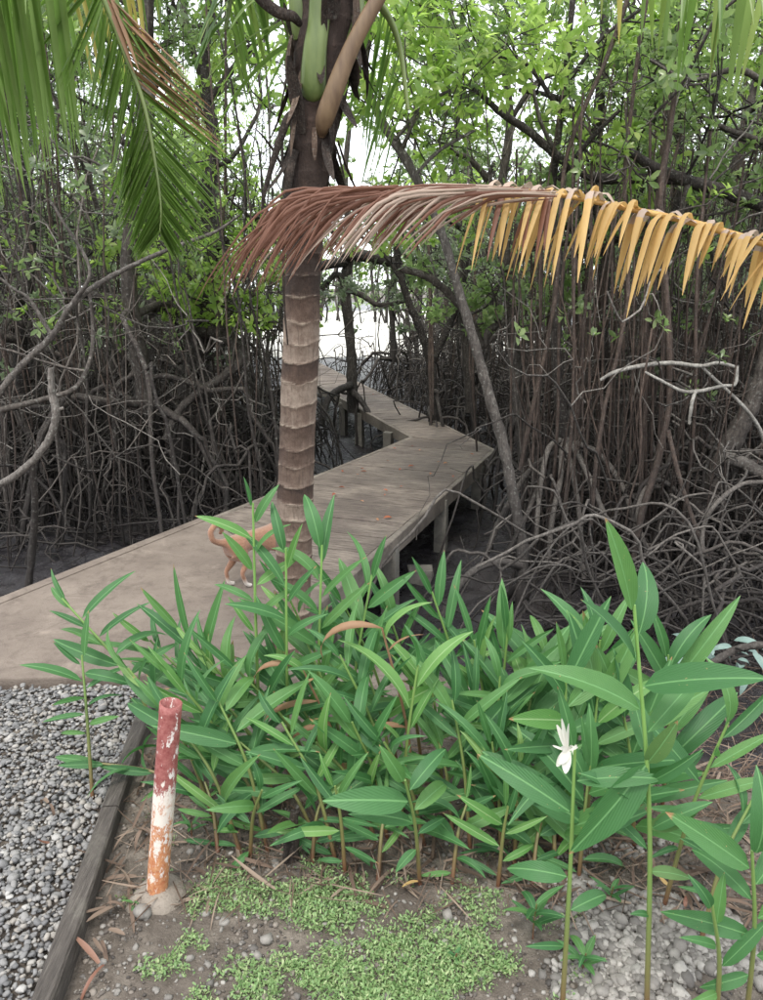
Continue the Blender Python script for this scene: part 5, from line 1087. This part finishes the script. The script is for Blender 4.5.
rt_, ct_, bt_ = ginger((647, 1012), (634, 605), 11, .235, .1, 'tall near ginger stalk with broad leaves, bare and yellow green below', broad=True, face=.55, start=.42, el=(35, 66), light=0, kind='ginger', dy=-.02, r=.0065)
def at_py(py): return int(np.argmin([abs(scr(q + bt_)[1] - py) for q in ct_]))
for py, dr, up, L_, me_ in ((765, (-.62, -.12, -.78), (0, -1, .2), .25, LB['ginger'][0]), (765, (.30, -.25, .92), (-.2, -1, 0), .13, LB['ginger_olive'][0]), (820, (.72, -.25, .62), (-.3, -1, .3), .125, LB['ginger_olive'][2]), (882, (.95, -.2, .1), (0, -.5, 1), .09, LB['ginger_olive'][1]), (925, (-.8, -.3, .4), (0, -.6, 1), .05, LB['ginger'][1])):
    put_leaf(rt_, me_, ct_[at_py(py)], dr, up, L_, 1.45)
S_((664, 905), (728, 722), 9, .23, .1, 'ginger stalk leaning right over the dark mud', el=(20, 60), light=.0)
S_((700, 945), (752, 800), 8, .20, .2, 'short dark ginger stalk leaning right on the stony ground', el=(25, 65), light=0, wsc=1.2)
S_((745, 1030), (752, 850), 8, .22, .0, 'near ginger plant cut off by the lower right corner', broad=True, el=(15, 70), light=0, dy=-.05)
S_((715, 1035), (712, 905), 5, .17, .3, 'low broad leaved ginger shoot at the bottom right', broad=True, el=(30, 80), light=0, dy=-.05)
for px, py, L_, dr in ((600, 770, .27, (-.75, -.25, -.65)), (658, 745, .16, (.35, -.3, .95)), (660, 800, .14, (.75, -.25, .5)), (636, 700, .3, (-.6, 0, .8))):
    pass
# rows behind
back = [(150, 640), (180, 628), (205, 655), (290, 600), (342, 600), (388, 610), (432, 592), (474, 640), (508, 628), (548, 655), (600, 640), (668, 655)]
mid_ = [(128, 668), (170, 672), (204, 680), (238, 670), (272, 660), (306, 640), (340, 655), (366, 668), (428, 668), (470, 690), (500, 676), (532, 690), (566, 668), (598, 690), (622, 705)]
front = [(168, 712), (205, 735), (240, 742), (282, 722), (316, 742), (352, 722), (384, 742), (438, 738), (492, 742), (520, 760), (552, 770), (590, 765)]
ordn = ['leftmost', 'second', 'third', 'fourth', 'fifth', 'sixth', 'seventh', 'eighth', 'ninth', 'tenth', 'eleventh', 'twelfth', 'thirteenth', 'fourteenth', 'rightmost']
for nm, rowl, by, Lr_, nn in (('back', back, 775, .25, 13), ('middle', mid_, 812, .25, 13), ('front', front, 850, .24, 11)):
    for i, (tx, ty) in enumerate(rowl):
        bx = 200 + (tx - 100) * .78 + random.uniform(-15, 15) if tx < 480 else tx + random.uniform(-18, 12); byy = by + random.uniform(-14, 14) + max(0, tx - 470) * .16
        o_ = ordn[i] if i < len(rowl) - 1 else 'rightmost'; lab = '%s ginger stalk %sin the %s row of the bed' % (o_, '' if o_ in ('leftmost', 'rightmost') else 'from the left ', nm)
        bb = tx > 520
        S_((bx, byy), (tx, ty), nn, Lr_ * (1.25 if bb else 1), random.uniform(-.6, .6), lab, el=(random.uniform(12, 42), random.uniform(62, 82)), light=.14, start=.05, wsc=1.1 if bb else .82)
for i, (bx, by_, tx, ty) in enumerate(((218, 852, 205, 782), (250, 858, 262, 790), (312, 866, 322, 798), (345, 872, 335, 786), (378, 880, 388, 800), (452, 884, 468, 800), (498, 886, 508, 806), (532, 884, 545, 812))):
    S_((bx, by_), (tx, ty), 7, .17, random.uniform(-.5, .5), '%s short leafy ginger shoot %salong the front edge of the bed' % (ordn[i] if i < 7 else 'rightmost', '' if i in (0, 7) else 'from the left '), el=(5, 65), light=.15, start=.1)
# dying stalks
def dying(base, tip, leaves, label):
    b = G(*base); b[2] = float(ground_z(b[0], b[1])); D = b[1] - .05; tp = P(tip[0], tip[1], D); root = empty('ginger_plant', tuple(b), label, 'plant', 'ginger plants in the bed'); c = spline([b, (b + tp) / 2 + [.02, 0, 0], tp], 18) - b; g = Geo(); tube(g, c, np.linspace(.0065, .003, 18), 7); o = g.build('stem', M['dead_leaf'], root)
    for (t, dx, dz, L_, k, mt) in leaves:
        p = c[int(t * 17)]; me = LD[k] if mt == 'dead' else random.choice(LM[mt]); put_leaf(root, me, p, (dx, -.25, dz), (-dx * .3, -.4, 1), L_, 1.0 if mt != 'dead' else .95, 'leaf' if mt != 'dead' else 'dry_leaf')
dying((352, 800), (302, 668), [(1, -.9, .5, .22, 0, 'dead'), (.97, -.5, .9, .16, 0, 'ginger_light'), (.8, -1, .1, .2, 2, 'dead'), (.62, -.9, .1, .22, 0, 'dead'), (.6, -.6, -.6, .16, 1, 'dead'), (.35, -.3, -.8, .2, 1, 'dead')], 'half dead ginger stalk with brown curled leaves left of centre')
dying((415, 810), (382, 628), [(1, -.9, .35, .28, 0, 'dead'), (.98, .3, .9, .2, 0, 'ginger_light'), (.9, .5, .8, .13, 2, 'dead'), (.5, -.5, .3, .24, 0, 'dead'), (.35, .4, -.5, .18, 1, 'dead')], 'half dead ginger stalk with a long brown leaf bent to the left')

# white flower
fb = Vector(root_fl.location); ftip = Vector(c_[-1]); fl = bpy.data.objects.new('flower', None); COL.objects.link(fl); fl.parent = root_fl; fl.location = ftip + Vector((-.02, -.02, 0)); fl['label'] = 'white wilting ginger lily flower'
def petal(d, L_, w, curl): g = Geo(); ribbon(g, (0, 0, 0), d, (-d[0] * .2, -1, .4), L_, w, curl, 8); g.build('petal', M['petal'], fl)
petal((-.1, 0, 1), .075, .006, .5); petal((.2, -.2, 1), .06, .002, 2.2); petal((.5, 0, .8), .05, .0025, 2.8); petal((-.25, 0, 1), .080, .009, .2); petal((-.4, 0, 1), .06, .012, -.3); petal((-.6, -.2, -.55), .042, .017, .9); petal((-.2, -.3, -.8), .046, .020, .8); petal((.9, -.1, .35), .05, .005, -3.0); petal((.7, -.2, .5), .045, .004, -3.4); petal((-.9, 0, .3), .035, .005, -1.5); petal((-.3, -.2, .3), .03, .012, .2); petal((-.5, -.5, -.3), .035, .02, 0)

# small herbs
def herb(px, py, n, L_, label, h=.05, mat='ginger'):
    b = G(px, py); b[2] = float(ground_z(b[0], b[1])); root = empty('seedling', tuple(b), label, 'seedling'); g = Geo(); tube(g, [[0, 0, 0], [0, 0, h * .5], [.004, 0, h]], .002, 5); g.build('stem', M['gstem'], root)
    for i in range(n):
        a_ = i * 2.4; z_ = h * (.4 + .6 * i / n); put_leaf(root, random.choice(LM[mat]), (0, 0, z_), (math.cos(a_), math.sin(a_), .5), (0, 0, 1), L_ * random.uniform(.8, 1.1), 1.5)
herb(134, 905, 6, .035, 'tiny bright green seedling at the foot of the painted pipe', .03); herb(192, 838, 6, .06, 'small leafy seedling on the bare soil right of the pipe', .05); herb(218, 836, 5, .06, 'small seedling beside the ginger stalk base', .05)
herb(533, 935, 9, .085, 'small leafy herb at the base of the white flower stalk', .11); herb(583, 968, 8, .075, 'low leafy herb on the pale stones', .06); herb(610, 905, 6, .07, 'small herb between the stones and the bed', .06); herb(455, 960, 5, .03, 'tiny seedling in the ground cover', .03)
# pale bluish plant at the mud's edge
b = G(705, 690, -.3); root = empty('pale_leaf_plant', tuple(b), 'pale bluish leaves drooping over the debris at the right edge', 'plant'); 
for i in range(20):
    me = gleaf_mesh('leaf', random.uniform(.8, 1.8), .22, random.uniform(-.5, .5), 'leaf_pale') if i < 5 else random.choice(pm); pm = [me] if i == 0 else (pm + [me] if i < 5 else pm)
    a_ = random.uniform(0, 6.3); put_leaf(root, me, (random.uniform(-.16, .2), random.uniform(-.05, .08), random.uniform(.12, .27)), (math.cos(a_), math.sin(a_) * .5, random.uniform(-.3, .4)), (0, -.6, 1), random.uniform(.09, .16), 1.2)
g = Geo(); tube(g, wig(spline([[.1, 0, -.02], [.05, 0, .1], [-.12, 0, .17]], 12), .01), .003, 5); g.build('stem', M['gstem'], root)
# stump
b = G(292, 862); g = Geo(); t = np.linspace(0, 1, 9); tube(g, np.stack([.012 * t, 0 * t, .17 * t], -1), .020 - .006 * t, 9, rough=.25); tube(g, np.stack([-.015 + .01 * t, -.01 + 0 * t, .12 * t], -1), .012, 6, rough=.3)
o = g.build('stump', M['brown_fibre'], None, tuple(b)); tag(o, 'dark rotten stalk stump standing in the soil below the ginger leaves', 'stump')
# scraps on the mud
g = Geo(); box(g, (0, 0, .03), (.16, .10, .035), jitter=.02); b = G(213, 492, MUD); o = g.build('plastic_scrap', M['plastic'], None, (b[0], b[1], MUD + .1)); tag(o, 'dirty white scrap caught in the roots beyond the path', 'litter')
g = Geo(); box(g, (0, 0, .05), (.17, .12, .12), jitter=.012); b = G(420, 580, MUD); o = g.build('concrete_block', M['post'], None, (b[0], b[1], MUD - .01)); tag(o, 'rough dark block lying on the mud under the boardwalk edge', 'block')

# ------------------------------------------------------------------ dog (local x = towards its head)
h0 = G(236, 588, DECK); dog = empty('dog', (h0[0], h0[1], DECK), 'short haired tan dog with curled tail and white paws walking on the path', 'dog')
J = []; E = []
def j(x, y, z, r, par=None): J.append((x, y, z, r)); 
def chain(pts, par):
    for p in pts:
        J.append(p); E.append((par, len(J) - 1)); par = len(J) - 1
    return par
J.append((0, 0, .285, .062))                                  # pelvis
a1 = chain([(.09, 0, .285, .060), (.19, 0, .275, .070), (.29, 0, .275, .078), (.36, 0, .295, .062)], 0)
nk = chain([(.43, 0, .36, .045), (.48, 0, .405, .048), (.54, 0, .395, .034), (.60, 0, .375, .022), (.625, 0, .370, .016)], a1)
hd = nk - 3
for s_ in (-1, 1): chain([(.465, s_ * .045, .445, .017), (.470, s_ * .055, .475, .008)], hd)
chain([(-.06, 0, .31, .030), (-.10, .0, .315, .021), (-.155, .0, .345, .020), (-.165, .005, .400, .020), (-.120, .01, .435, .020), (-.072, .015, .415, .019), (-.070, .02, .375, .015), (-.09, .025, .365, .010)], 0)
chain([(-.005, .045, .235, .045), (.03, .05, .165, .028), (-.035, .052, .105, .015), (-.02, .052, .03, .013), (.01, .052, .014, .014), (.03, .052, .012, .010)], 0)
chain([(.005, -.045, .235, .045), (.065, -.05, .165, .028), (.015, -.052, .105, .015), (.045, -.052, .03, .013), (.07, -.052, .014, .014), (.09, -.052, .012, .010)], 0)
sh = 3
chain([(.30, .05, .20, .030), (.285, .052, .13, .018), (.30, .052, .03, .012), (.32, .052, .014, .013), (.335, .052, .012, .010)], sh)
chain([(.32, -.05, .20, .030), (.345, -.052, .13, .018), (.35, -.052, .03, .012), (.37, -.052, .014, .013), (.385, -.052, .012, .010)], sh)
me = bpy.data.meshes.new('dog_body'); me.from_pydata([p[:3] for p in J], E, []); me.materials.append(M['dog']); body = bpy.data.objects.new('body', me); COL.objects.link(body); body.parent = dog
sk = body.modifiers.new('skin', 'SKIN'); 
for i, v in enumerate(me.skin_vertices[0].data): v.radius = (J[i][3], J[i][3]); v.use_root = (i == 0)
sk.use_smooth_shade = True; sb = body.modifiers.new('sub', 'SUBSURF'); sb.levels = 2; sb.render_levels = 2
for s_ in (-1, 1):
    g = Geo(); stones(g, np.zeros((1, 3)), np.array([.012])); g.build('eye', M['dog_dark'], dog, (.535, s_ * .026, .412))
g = Geo(); stones(g, np.zeros((1, 3)), np.array([.02])); g.build('nose', M['dog_dark'], dog, (.64, 0, .372))
dog.rotation_euler = (0, 0, R(46)); dog.scale = (.82, .82, .86)
